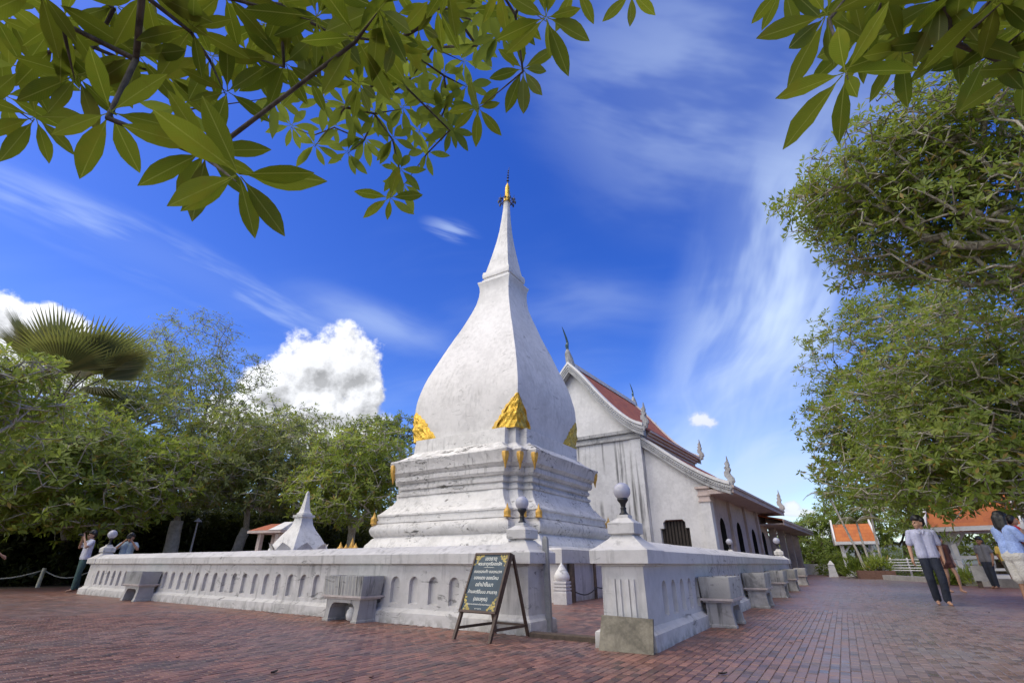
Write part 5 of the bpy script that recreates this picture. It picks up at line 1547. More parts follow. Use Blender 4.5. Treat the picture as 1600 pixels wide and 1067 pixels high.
# fan palm
def fan_palm(label, foot, crown_z, seed, fronds):
    t = thing('fan_palm', label, 'palm', foot)
    tr = MB().tube([(0, 0, -0.1), (0.05, 0, crown_z * 0.5), (0.0, 0.05, crown_z)], [0.34, 0.28, 0.3], 12); tr.build('trunk', M_barkB, t, 60)
    rng = random.Random(seed)
    for (az, el, st, R, sp, hang) in fronds:
        mb = MB()
        ca, sa = math.cos(az), math.sin(az)
        dirv = Vector((ca * math.cos(el), sa * math.cos(el), math.sin(el)))
        side = Vector((-sa, ca, 0)); upv = side.cross(dirv) * -1
        o = Vector((0, 0, crown_z)); hub = o + dirv * st
        mb.tube([tuple(o), tuple(o + dirv * st * 0.6 + Vector((0, 0, 0.04))), tuple(hub)], [0.05, 0.035, 0.025], 5)
        pet = mb
        n = 34; lf = MB()
        for i in range(n):
            a = -sp + 2 * sp * i / (n - 1)
            L = R * (1 - 0.18 * abs(a) / sp) * rng.uniform(0.93, 1.05)
            dd = (dirv * math.cos(a) + side * math.sin(a)).normalized()
            nn = dd.cross(side if abs(a) < 1.2 else dirv).normalized()
            w = R * sp / n * 0.78
            sd = (side * math.cos(a) - dirv * math.sin(a)).normalized(); fold = upv * 0.6
            p0, p1, p2 = hub + dd * 0.05, hub + dd * L * 0.58, hub + dd * L
            sag = Vector((0, 0, -1)) * (hang * L * 0.45)
            p2 = p2 + sag; p1 = p1 + sag * 0.15
            lf.add([tuple(p0), tuple(p1 - sd * w), tuple(p1 + fold * w), tuple(p1 + sd * w), tuple(p2)], [(0, 2, 1), (0, 3, 2), (1, 2, 4), (2, 3, 4)])
        pt = pet.build('frond_stalk', M_barkB, t, 50)
        lf.build('frond', M_palm, pt, None, fix=False)
    return t
fr = []
vaz = math.atan2(RGT[1], RGT[0])
pf = ground_at(-12, 31)
K_ = 1.5
rp_ = random.Random(8)
FR = [(vaz + 0.15, rad(58), 1.2, 2.2, 1.15, 0.02), (vaz + 0.30, rad(44), 1.3, 2.1, 1.1, 0.03), (vaz + 3.0, rad(70), 1.1, 2.3, 0.8, 0.02), (vaz + 2.7, rad(58), 1.2, 2.2, 0.8, 0.02), (vaz - 1.5, rad(62), 1.1, 2.1, 1.1, 0.02),
      (vaz - 0.5, rad(50), 1.2, 2.1, 1.1, 0.03), (vaz + 3.4, rad(48), 1.2, 2.1, 0.8, 0.05), (vaz + 1.6, rad(65), 1.1, 2.1, 1.1, 0.02), (vaz - 2.3, rad(52), 1.2, 2.1, 1.0, 0.04), (vaz - 1.0, rad(36), 1.2, 2.0, 1.1, 0.15)]
for k_ in range(12): FR.append((rp_.uniform(0, 6.28), rad(rp_.uniform(-35, 15)), rp_.uniform(0.9, 1.2), rp_.uniform(1.5, 1.9), 0.9, rp_.uniform(0.4, 0.9)))
for az, el, st, R, sp, hg in FR:
    fr.append((az, el, st * K_, R * K_, sp, hg))
pc = at(-12, 612, 31)
fan_palm('big grey-green fan palm standing above the left trees', pf, pc[2], 4, fr)

# shaded undergrowth under the left trees: a slope thick with leaves
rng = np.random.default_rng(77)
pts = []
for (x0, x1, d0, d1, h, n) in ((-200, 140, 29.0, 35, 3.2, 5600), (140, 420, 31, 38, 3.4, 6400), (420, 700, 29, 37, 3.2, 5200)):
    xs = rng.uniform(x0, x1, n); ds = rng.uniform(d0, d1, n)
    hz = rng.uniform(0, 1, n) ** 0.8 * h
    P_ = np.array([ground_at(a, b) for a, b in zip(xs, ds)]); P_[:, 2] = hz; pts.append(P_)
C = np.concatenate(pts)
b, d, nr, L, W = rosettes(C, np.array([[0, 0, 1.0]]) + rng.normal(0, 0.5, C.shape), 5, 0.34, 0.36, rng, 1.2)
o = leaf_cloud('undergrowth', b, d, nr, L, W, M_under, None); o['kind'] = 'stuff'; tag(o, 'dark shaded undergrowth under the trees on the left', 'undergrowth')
# earth bank that closes the view behind it
bk = []
for i in range(41):
    x = -400 + 1150 * i / 40
    p0 = ground_at(x, 34); p1 = ground_at(x, 40); p2 = ground_at(x, 56)
    h = 3.6 + 0.7 * mnoise.noise(Vector((i * 0.4, 0, 0)))
    bk.append([(p0[0], p0[1], -0.1), (p1[0], p1[1], h), (p2[0], p2[1], h + 0.6), (p2[0] * 1.4, p2[1] * 1.4, -0.2)])
vs = [p for r in bk for p in r]; fs = [(i * 4 + k, (i + 1) * 4 + k, (i + 1) * 4 + k + 1, i * 4 + k + 1) for i in range(40) for k in range(3)]
struct(MB().add(vs, fs).build('earth_bank', M_earth, None, 60))

# rope fence at the left edge of the paving
posts = [ground_at(-60, 27.6), ground_at(72, 27.3), ground_at(150, 26.9)]
for k, (p, lab) in enumerate(zip(posts[1:2], ('short pale stake of the rope fence at the left edge of the paving',))):
    tag(MB().tube([(0, 0, -0.05), (0.02, 0, 0.35), (0.01, 0.01, 0.62)], [0.07, 0.065, 0.06], 8).build('stake', plain('pale_stake', (0.48, 0.45, 0.36), 0.8, 0.2, 9.0), None, 50, p), lab, 'stake')
rp = []
for a, b_ in zip(posts, posts[1:]):
    for q in range(9):
        f = q / 8; p = a * (1 - f) + b_ * f; rp.append((p[0], p[1], 0.55 - 0.28 * math.sin(math.pi * f)))
tag(MB().tube(rp, 0.022, 5).build('rope', plain('pale_rope', (0.40, 0.38, 0.33), 0.9, 0.1, 20.0), None, 50), 'pale rope sagging between stakes at the left edge', 'rope')
# leaning lamp pole among the left trees
p = ground_at(293, 27.5); q = at(309, 815, 27.5)
t = thing('garden_lamp_pole', 'thin leaning pole with a small lamp among the left trees', 'lamp pole', p)
tp = q - p
MB().tube([(0, 0, -0.05), tuple(tp * 0.5), tuple(tp)], [0.045, 0.04, 0.035], 8).build('pole', M_lime, t, 50)
MB().lathe([(0.03, -0.02), (0.16, 0.0), (0.15, 0.05), (0.05, 0.12), (0.03, 0.16)], 12).build('lamp_head', M_globe, t, 50, tuple(tp))

# --- right side trees
RT = 'trees on the right of the path'
tree('plumeria_tree', 'large spreading tree on the right, its dense crown above the pavilions', ground_at(2300, 15), [B(1442, 620, 16.5, 2.1, 2.2, 1.7, 260), B(1532, 560, 16, 2.2, 2.4, 1.9, 260), B(1602, 650, 15.5, 2.2, 2.2, 1.7, 220), B(1502, 700, 15.5, 2.3, 2.2, 1.15, 240), B(1582, 745, 15, 2.0, 2.0, 0.85, 150), B(1412, 740, 17, 1.7, 1.7, 0.95, 120), B(1642, 500, 15, 2.0, 2.2, 2.0, 160)],
     31, 0.165, 8, 3, M_leafR, M_barkR, 0.16, RT, fork=3.2, subr=0.24, shell=0.4, tipr=0.012)
tree('plumeria_tree', 'farther round-crowned tree on the right overhanging the open sky', ground_at(1680, 26), [B(1372, 540, 24, 2.8, 2.4, 2.0, 260), B(1347, 640, 24, 2.2, 2.2, 1.9, 210), B(1422, 480, 25, 2.4, 2.4, 1.5, 170), B(1352, 735, 23.5, 1.7, 1.8, 1.1, 120), B(1442, 640, 25, 2.4, 2.2, 2.2, 120), B(1312, 680, 23.5, 0.9, 1.0, 0.7, 50)],
     32, 0.20, 8, 3, M_leafR, M_barkR, 0.18, RT, fork=3.5, subr=0.28, shell=0.4, tipr=0.012)
tree('plumeria_tree', 'tall sparse tree at the upper right with pale twisted branches', ground_at(2600, 9), [B(1352, 290, 9.8, 1.5, 1.3, 1.0, 330), B(1452, 250, 9.6, 1.5, 1.4, 1.1, 330), B(1552, 330, 9.8, 1.5, 1.4, 1.2, 330), B(1422, 370, 10.2, 1.6, 1.3, 0.75, 300), B(1307, 320, 10.2, 0.95, 0.9, 0.85, 150), B(1582, 190, 9.4, 1.3, 1.3, 1.2, 220), B(1622, 420, 10, 1.1, 1.2, 1.1, 180), B(1502, 160, 9.6, 1.3, 1.3, 0.9, 160)],
     33, 0.135, 6, 2, M_leafR, M_barkR, 0.12, RT, fork=4.0, shell=0.15, subr=0.12, tipr=0.009)
tree('shade_tree', 'leafy tree behind the small pavilion on the right', ground_at(1420, 52), [B(1400, 800, 50, 5, 3, 2.4, 150), B(1450, 770, 50, 5, 3, 3.0, 160), B(1330, 790, 52, 2.4, 2.2, 1.8, 60)], 34, 0.40, 7, 3, M_hedge, M_barkB, 0.3, RT)
tree('shade_tree', 'dark dense tree behind the large pavilion', ground_at(1560, 48), [B(1560, 800, 46, 6, 3, 3.2, 200), B(1640, 780, 44, 5, 3, 3.6, 150), B(1500, 830, 44, 4, 3, 2.0, 110)], 35, 0.36, 7, 3, M_leafC, M_barkB, 0.3, RT)
tree('shade_tree', 'rounded green tree left of the small pavilion', ground_at(1300, 58), [B(1295, 845, 56, 3.6, 2.6, 2.4, 170), B(1320, 820, 57, 3.0, 2.6, 2.0, 110), B(1330, 860, 55, 3.2, 2.6, 1.8, 110)], 36, 0.36, 7, 3, M_hedge, M_barkB, 0.2, RT, fork=1.2)
tree('shade_tree', 'pale green bushy tree at the far end of the right wall', ground_at(1250, 62), [B(1245, 862, 60, 3.4, 2.6, 2.0, 150), B(1215, 868, 62, 2.4, 2.2, 1.5, 80), B(1275, 868, 58, 2.6, 2.4, 1.8, 90)], 37, 0.34, 7, 3, M_leafA, M_barkB, 0.16, RT, fork=1.0)

# --- slender garden palms in front of the small pavilion
def thin_palm(label, x, dist, topx, topy, seed):
    p = ground_at(x, dist); q = at(topx, topy, dist) - p
    t = thing('garden_palm', label, 'palm', p, 0, 'slender palms by the small pavilion')
    q = Vector(q); MB().tube([(0, 0, -0.05), tuple(q * 0.35 + Vector((0.05, 0, 0))), tuple(q * 0.7), tuple(q)], [0.10, 0.07, 0.06, 0.05], 8).build('trunk', M_barkA, t, 60)
    rng = random.Random(seed)
    for k in range(9):
        az = rng.uniform(0, 2 * math.pi); ca, sa = math.cos(az), math.sin(az); L = rng.uniform(1.5, 2.1); up = rng.uniform(0.5, 0.9)
        pts = [q + Vector((ca * L * f * 0.75, sa * L * f * 0.75, up * L * (f - 1.15 * f * f))) for f in (0, 0.2, 0.4, 0.6, 0.8, 1.0)]
        mb = MB(); mb.tube([tuple(c) for c in pts], [0.02, 0.017, 0.014, 0.01, 0.008, 0.005], 4); fo = mb.build('frond', M_barkA, t, 50)
        lf = MB()
        for i in range(1, 6):
            for j in range(5):
                f = j / 5; c = pts[i - 1].lerp(pts[i], f); dd = (pts[i] - pts[i - 1]).normalized(); sd = dd.cross(Vector((0, 0, 1))).normalized()
                for s in (-1, 1):
                    l = 0.42 * (1.15 - (i + f) / 7); e = c + (sd * s * 0.8 + dd * 0.5 + Vector((0, 0, -0.55))).normalized() * l; w = dd * 0.022
                    lf.add([tuple(c - w), tuple(c + w), tuple(e)], [(0, 1, 2)])
        lf.build('leaflets', M_palm, fo, None, fix=False)
for args in (('slender leaning palm left of the small pavilion roof', 1352, 37, 1296, 775, 1), ('slender palm in front of the small pavilion', 1358, 37, 1338, 815, 2), ('slender palm right of the small pavilion', 1374, 37, 1360, 800, 3)): thin_palm(*args)

# unseen trees added beside and behind the camera to shade near paving and wall
SH = 'unseen trees added for shade left of the view'
for k, (x, y, z) in enumerate(((-8.6, -2.6, 9.6), (-14.6, -3.6, 10.2), (-22.5, -6.0, 11.0), (-3.8, -4.0, 9.8), (-9.5, -6.2, 9.8), (-16.5, -8.0, 9.9))):
    tree('shade_tree', ('unseen tall tree added beside the camera to shade the gate', 'unseen tall tree added to shade the middle of the left wall', 'unseen tall tree added to shade the far end of the left wall', 'unseen tall tree added behind the camera to shade the near paving',
         'unseen tall tree added left of the camera to shade the left paving', 'unseen tall tree added far left to shade the edge of the paving')[k], (x - 1.0, y - 1.6, 0), [((x, y, z), (3.2, 2.4, 1.5), 120), ((x + 1.6, y + 0.5, z - 0.8), (2.2, 1.6, 1.1), 60)], 60 + k, 0.34, 6, 3, M_leafB, M_barkB, 0.25, SH, fork=6.0, subr=0.4)

# ------------------------------------------------------------------ pavilions and garden on the right
def pavilion(name, label, loc, rotz, W, D, eave, ridge, postw, rail=True, bell=False, ov=0.6):
    """open timber pavilion: gabled tile roof with white verge boards on white splayed posts"""
    t = thing(name, label, 'pavilion', loc, rotz)
    for sy in (-1, 1):
        mb = MB()
        mb.hexa([(-W, sy * (D + ov), eave), (W, sy * (D + ov), eave), (W * 0.93, sy * 0.02, ridge), (-W * 0.93, sy * 0.02, ridge)],
                [(-W, sy * (D + ov), eave + 0.10), (W, sy * (D + ov), eave + 0.10), (W * 0.93, sy * 0.02, ridge + 0.10), (-W * 0.93, sy * 0.02, ridge + 0.10)])
        # tiles run along x: swap so the tile pattern's rows follow the slope
        mb.build('roof', M_orangeX, t)
        MB().box(-W - 0.02, W + 0.02, min(sy * (D + ov + 0.005), sy * (D + ov + 0.06)), max(sy * (D + ov + 0.005), sy * (D + ov + 0.06)), eave - 0.10, eave + 0.08).build('eaves_board', M_hall, t)
        for sx in (-1, 1):
            mb = MB(); a = Vector((sx * (W + 0.05), sy * (D + ov), eave)); b = Vector((sx * (W * 0.93 + 0.05), 0, ridge + 0.1))
            mb.hexa([(a.x - 0.05, a.y, a.z - 0.12), (a.x + 0.05, a.y, a.z - 0.12), (b.x + 0.05, b.y, b.z - 0.12), (b.x - 0.05, b.y, b.z - 0.12)],
                    [(a.x - 0.05, a.y, a.z + 0.22), (a.x + 0.05, a.y, a.z + 0.22), (b.x + 0.05, b.y, b.z + 0.3), (b.x - 0.05, b.y, b.z + 0.3)])
            mb.build('verge_board', M_hall, t)
    MB().prism([(-D - ov * 0.6, eave + 0.02), (D + ov * 0.6, eave + 0.02), (0, ridge - 0.1)], -W * 0.86, -W * 0.82).map(lambda x, y, z: (y, x, z)).build('gable_panel', M_frame, t)
    MB().prism([(-D - ov * 0.6, eave + 0.02), (D + ov * 0.6, eave + 0.02), (0, ridge - 0.1)], W * 0.82, W * 0.86).map(lambda x, y, z: (y, x, z)).build('gable_panel', M_frame, t)
    for sx in (-1, 1):
        for sy in (-1, 1):
            x, y = sx * W * 0.72, sy * D
            p = MB(); p.box(x - postw, x + postw, y - postw, y + postw, 0, eave); po = p.build('post', M_hall, t)
            bar_(MB(), (x, y + sy * postw, eave * 0.72), (x, sy * (D + ov * 0.9), eave - 0.02), postw * 0.5, postw * 0.5).build('brace', M_hall, po)
            bar_(MB(), (x - sx * postw, y, eave * 0.72), (x - sx * 0.55, y, eave - 0.02), postw * 0.5, postw * 0.5).build('brace', M_hall, po)
    MB().box(-W * 0.85, W * 0.85, -D * 1.1, D * 1.1, -0.05, 0.35).build('floor', M_hall, t)
    if rail:
        MB().box(-W * 0.72 + postw + 0.003, W * 0.72 - postw - 0.003, -D - 0.05, -D + 0.05, 0.95, 1.08).build('rail', M_hall, t)
        MB().box(-W * 0.72 + postw + 0.003, W * 0.72 - postw - 0.003, -D - 0.05, -D + 0.05, 0.50, 0.60).build('rail', M_hall, t)
    if bell:
        MB().lathe([(0.25, 0.0), (0.26, 0.04), (0.22, 0.2), (0.20, 0.45), (0.15, 0.6), (0.05, 0.65), (0.04, 1.1)], 18).build('bell', M_wood, t, 40, (0, 0, 0.95))
    return t
M_orangeX = None
def _ox():
    m, t, b = new_mat('orange_tiles')
    c = coords(t, 'Object'); X, Y, Z = sep(t, c)
    rf_ = Z * 4.6; row = rf_.floor(); u = X * 3.6 + row.mod(2.0) * 0.5
    wn = t.nodes.new('ShaderNodeTexWhiteNoise'); wn.noise_dimensions = '2D'; t.links.new(vec(t, u.floor(), row, 0.0), wn.inputs['Vector'])
    r = NX(t, wn.outputs['Value']); n = nz(t, c, 1.1, 4.0, 0.6)
    t.links.new(mixc(t, (r * 0.5 + n * 0.6 - 0.05).clamp(), (0.32, 0.075, 0.010), (0.52, 0.155, 0.020)), b.inputs['Base Color'])
    b.inputs['Roughness'].default_value = 0.5
    bump(t, b, rf_.fract() * -1.0 + (u.fract() - 0.5).abs() * -0.5, 0.7, 0.04)
    return m
M_orangeX = _ox()
p = ground_at(1345, 42)
pavilion('bell_pavilion', 'small pavilion with orange tiled roof and hanging bell behind the slender palms', p, YAW + rad(4) - rad(33), 1.12, 0.62, 2.02, 3.12, 0.08, rail=False, bell=True, ov=0.38)
p = ground_at(1546, 31)
pavilion('open_pavilion', 'large open pavilion with orange tiled roof and white posts at the right', p, YAW - rad(46), 1.5, 1.0, 2.15, 3.45, 0.10, rail=True, ov=0.6)

# planter, benches, hedge, low wall
p = ground_at(1364, 36.2)
t = thing('planter', 'low brown brick planter with the slender palms behind the paving', 'planter', p, YAW - rad(28))
pm = plain('planter_brick', (0.16, 0.085, 0.06), 0.85, 0.3, 9.0, bmp=0.4)
for (a, b, c, d_) in ((-0.85, 0.85, -0.55, -0.40), (-0.85, 0.85, 0.40, 0.55), (-0.85, -0.70, -0.398, 0.398), (0.70, 0.85, -0.398, 0.398)): MB().box(a, b, c, d_, -0.05, 0.42).build('wall', pm, t)
MB().box(-0.69, 0.69, -0.39, 0.39, 0, 0.33).build('soil', M_earth, t)
def bush(label, foot, rx, ry, rz, n, mat, seed, L=0.18, name='shrub', k=6, cz=None, wr=0.3, spread=1.0, cat='shrub'):
    rng = np.random.default_rng(seed)
    t = thing(name, label, cat, foot)
    u = unit(rng.normal(0, 1, (n, 3))); q = rng.uniform(0.2, 1, (n, 1)) ** 0.5
    C = u * q * np.array([rx, ry, rz]); C[:, 2] = np.abs(C[:, 2]) if cz is None else C[:, 2] + cz
    st_ = MB()
    for i in range(min(14, n)): st_.tube([(0, 0, -0.02), tuple(C[i] * 0.5 + np.array([0, 0, 0.05])), tuple(C[i])], [0.02, 0.014, 0.006], 4)
    st_.build('stems', M_barkB, t, 50)
    A = unit(C) * 0.6 + np.array([0, 0, 0.8])
    b, d, nr, Ls, W = rosettes(C, A, k, L, wr, rng, spread)
    leaf_cloud('foliage', b, d, nr, Ls, W, mat, t)
    return t
bush('spiky green plant in front of the small pavilion', ground_at(1335, 37.4), 0.7, 0.5, 0.9, 60, M_hedge, 1, 0.5, wr=0.14, spread=0.7)
bush('small yellow-green plant in the brick planter', ground_at(1372, 36.3, 0.3), 0.6, 0.35, 0.7, 60, M_leafA, 2, 0.4, wr=0.16, spread=0.7)
bush('clipped green hedge behind the white benches', ground_at(1412, 40), 2.8, 1.4, 1.75, 900, M_hedge, 3, 0.16, 'hedge', cat='hedge')
bush('leafy shrub left of the small pavilion', ground_at(1308, 44), 1.6, 1.2, 1.5, 300, M_leafC, 4, 0.24)
bush('long-leaved plant at the rail of the large pavilion', ground_at(1513, 27.5), 0.35, 0.3, 0.5, 40, M_leafA, 5, 0.4, wr=0.10, spread=0.6)
bush('fan-leaved plant under the eaves of the large pavilion', ground_at(1466, 29.5), 0.7, 0.6, 0.7, 40, M_hedge, 6, 0.5, wr=0.12, spread=0.8, cz=1.5)
bush('dark shrub behind the man in lavender', ground_at(1474, 28), 0.5, 0.5, 0.8, 90, M_leafC, 7, 0.26)
for k, (x, dd, lab) in enumerate(((1395, 37.5, 'white slatted garden bench left of the man in lavender'), (1418, 36.5, 'white garden bench nearest the man in lavender'))):
    p = ground_at(x, dd); t = thing('garden_bench', lab, 'bench', p, YAW - rad(36), 'white garden benches')
    for i in range(4):
        MB().box(-0.8, 0.8, -0.28 + i * 0.14, -0.18 + i * 0.14, 0.42, 0.46).build('seat_slat', M_hall, t)
        bar_(MB(), (-0.8, 0.30 + 0.04 * i, 0.56 + i * 0.14), (0.8, 0.30 + 0.04 * i, 0.56 + i * 0.14), 0.05, 0.018).build('back_slat', M_hall, t)
    for sx in (-1, 1):
        MB().box(sx * 0.72 - 0.05, sx * 0.72 + 0.05, -0.28, 0.30, 0, 0.418).build('leg', M_hall, t)
        bar_(MB(), (sx * 0.72, 0.33, 0.3), (sx * 0.72, 0.48, 1.08), 0.04, 0.02).build('back_post', M_hall, t)
# kerbs and low white walls that edge the garden
gp_ = plain('kerb_concrete', (0.36, 0.35, 0.34), 0.85, 0.2, 5.0)
def low_wall(label, x0, d0, x1, d1, h, w, mat=None):
    a, b = ground_at(x0, d0), ground_at(x1, d1); u = unit(b - a); n_ = np.array([-u[1], u[0], 0]) * w / 2
    mb = MB(); q = lambda p, z: [tuple(p + n_ + [0, 0, z]), tuple(p - n_ + [0, 0, z])]
    lo = q(a, -0.05) + list(reversed(q(b, -0.05))); hi = q(a, h) + list(reversed(q(b, h)))
    mb.hexa(lo, hi)
    return tag(mb.build('garden_kerb', mat or gp_), label, 'kerb')
low_wall('low pale kerb at the far edge of the paving by the benches', 1378, 35, 1470, 30, 0.22, 0.3)
low_wall('low concrete kerb in front of the large pavilion', 1478, 28.5, 1700, 24, 0.28, 0.4)
low_wall('low white rail wall beyond the end of the right wall', 1255, 50, 1298, 48, 0.75, 0.25, M_hall)
# small tapered white pillar near the far trees
p = ground_at(1298, 40)
t = thing('marker_pillar', 'small tapered white pillar by the trees left of the small pavilion', 'pillar', p)
MB().frus(0, 0, -0.02, 0.26, 0.2, 0.7, 0.16, 0.13).build('shaft', M_hall, t); MB().frus(0, 0, 0.702, 0.19, 0.16, 0.95, 0.03, 0.03).build('cap', M_hall, t)
# concrete table and plant box by the grey-shirted person
p = ground_at(1531, 25.5)
t = thing('plant_box', 'grey concrete box with brown end beside the person in grey', 'planter', p, YAW - rad(40))
MB().box(-0.30, 0.30, -0.22, 0.22, 0.22, 0.70).build('box', gp_, t)
for sx in (-1, 1): MB().box(sx * 0.2 - 0.07, sx * 0.2 + 0.07, -0.16, 0.16, -0.02, 0.218).build('leg', M_wood, t)
# pale ornamental lantern at the far right
p = ground_at(1640, 21)

# fallen leaves and litter on the paving
lv = [(428, 1053, 0.055, 'curled dark leaf on the paving at bottom left of centre'), (1130, 1055, 0.05, 'dark leaf on the paving at the bottom below the slab'), (1236, 1006, 0.028, 'small dark leaf on the grey paving right of the benches'),
      (1254, 1001, 0.02, 'tiny dark leaf beside the small leaf on grey paving'), (1546, 958, 0.03, 'dark leaf near the feet of the man in lavender'), (78, 1058, 0.022, 'small dark leaf on the paving at bottom left'), (580, 1061, 0.03, 'reddish dark leaf on the paving below the near bench'), (277, 1029, 0.03, 'brown leaf on the left paving')]
for k, (x, y, r, lab) in enumerate(lv):
    r *= 0.72
    d_ = FWD * 755.0 + RGT * (x - 800.0) + UPV * (533.5 - y); tt = -EYE / d_[2]; p = np.array([0, 0, EYE]) + d_ * tt
    rr = random.Random(k); mb = MB(); rows = []
    for j in range(7):
        f = j / 6; w = r * 0.5 * math.sin(math.pi * min(1, f * 0.95 + 0.04)) + 0.001; x_ = (f - 0.5) * 2.2 * r
        rows.append([(x_, s * w, 0.004 + 0.012 * abs(s) * (r / 0.05) + 0.02 * (f - 0.5) ** 2) for s in (-1, 0, 1)])
    vs = [q for r_ in rows for q in r_]; fs = [(j * 3 + i, j * 3 + i + 1, (j + 1) * 3 + i + 1, (j + 1) * 3 + i) for j in range(6) for i in range(2)]
    n0 = len(vs); vs += [(a, b, c + 0.0012) for a, b, c in vs]; fs += [tuple(q + n0 for q in reversed(f)) for f in fs]
    o = mb.add(vs, fs).build('fallen_leaf', M_drk if k != 6 else M_frame, None, None, p, fix=False) if False else mb.add(vs, fs).build('fallen_leaf', M_shutter if k not in (6, 7) else M_frame, None, None, (p[0], p[1], 0.006), fix=False)
    o.rotation_euler = (0, 0, rr.uniform(0, 6)); tag(o, lab, 'leaf')

# ------------------------------------------------------------------ overhanging branches close to the camera
def fore_leaf(seed, fold=0.16):
    """one big leathery leaf, unit length along +x: stalk, folded blade, pointed tip"""
    rn = random.Random(seed)
    us = [0.0, 0.10, 0.17, 0.28, 0.42, 0.56, 0.70, 0.83, 0.93, 1.0]
    ws = [0.010, 0.009, 0.030, 0.084, 0.126, 0.144, 0.132, 0.092, 0.042, 0.003]
    cur = rn.uniform(0.05, 0.28); tw = rn.uniform(-0.25, 0.25); sway = rn.uniform(-0.05, 0.05)
    rows = []
    for u, w in zip(us, ws):
        rip = 0.012 * math.sin(u * 19 + seed)
        row = []
        for s in (-1, -0.5, 0, 0.5, 1):
            v = s * w; z = abs(v) * fold - cur * u * u * 0.55 + rip * abs(s) + v * tw * u
            row.append((u, v + sway * math.sin(u * 3.1), z))
        rows.append(row)
    mb = MB(); vs = [p for r in rows for p in r]
    fs = [(j * 5 + i, j * 5 + i + 1, (j + 1) * 5 + i + 1, (j + 1) * 5 + i) for j in range(len(us) - 1) for i in range(4)]
    mb.add(vs, fs)
    me = bpy.data.meshes.new('leaf'); me.from_pydata(mb.v, [], mb.f); me.materials.append(M_leafFv); me.polygons.foreach_set('use_smooth', [True] * len(me.polygons)); me.update()
    return me, np.array(mb.v), mb.f

def _leafF():
    m, t, b = new_mat('leaf_blade')
    c = coords(t, 'Object'); X, Y, Z = sep(t, c)
    oi = t.nodes.new('ShaderNodeObjectInfo'); r = NX(t, oi.outputs['Random'])
    n = nz(t, wpos(t), 3.0, 4.0, 0.6)
    col = mixc(t, (r * 0.95 + (n - 0.5) * 0.6).clamp(), (0.018, 0.036, 0.004), (0.145, 0.155, 0.020))  # leaves in shadow and lit leaves painted as dark and light tones
    rib = 1.0 - Y.abs().step(0.003, 0.010)
    vein = ((X * 22.0 - Y.abs() * 26.0).fract() - 0.5).abs().step(0.44, 0.5)
    col = mixc(t, (rib * 0.8 + vein * 0.35).clamp(), col, (0.30, 0.30, 0.09))
    col = mixc(t, nz(t, wpos(t), 40.0, 3.0, 0.7).step(0.56, 0.68) * 0.4, col, (0.10, 0.06, 0.012))
    col = mixc(t, (nz(t, wpos(t), 9.0, 3.0, 0.6).step(0.48, 0.66) * (r * 5.3).fract()).clamp(), col, (0.15, 0.105, 0.016))
    t.links.new(col, b.inputs['Base Color']); b.inputs['Roughness'].default_value = 0.42; b.inputs['Specular IOR Level'].default_value = 0.25
    tr = t.nodes.new('ShaderNodeBsdfTranslucent'); t.links.new(mixc(t, 0.55, col, (0.32, 0.40, 0.03)), tr.inputs['Color'])
    ms = t.nodes.new('ShaderNodeMixShader'); ms.inputs[0].default_value = 0.55
    t.links.new(b.outputs[0], ms.inputs[1]); t.links.new(tr.outputs[0], ms.inputs[2]); t.links.new(ms.outputs[0], t.nodes['Material Output'].inputs['Surface'])
    return m
M_leafFv = _leafF()
FL = [fore_leaf(k) for k in range(8)]

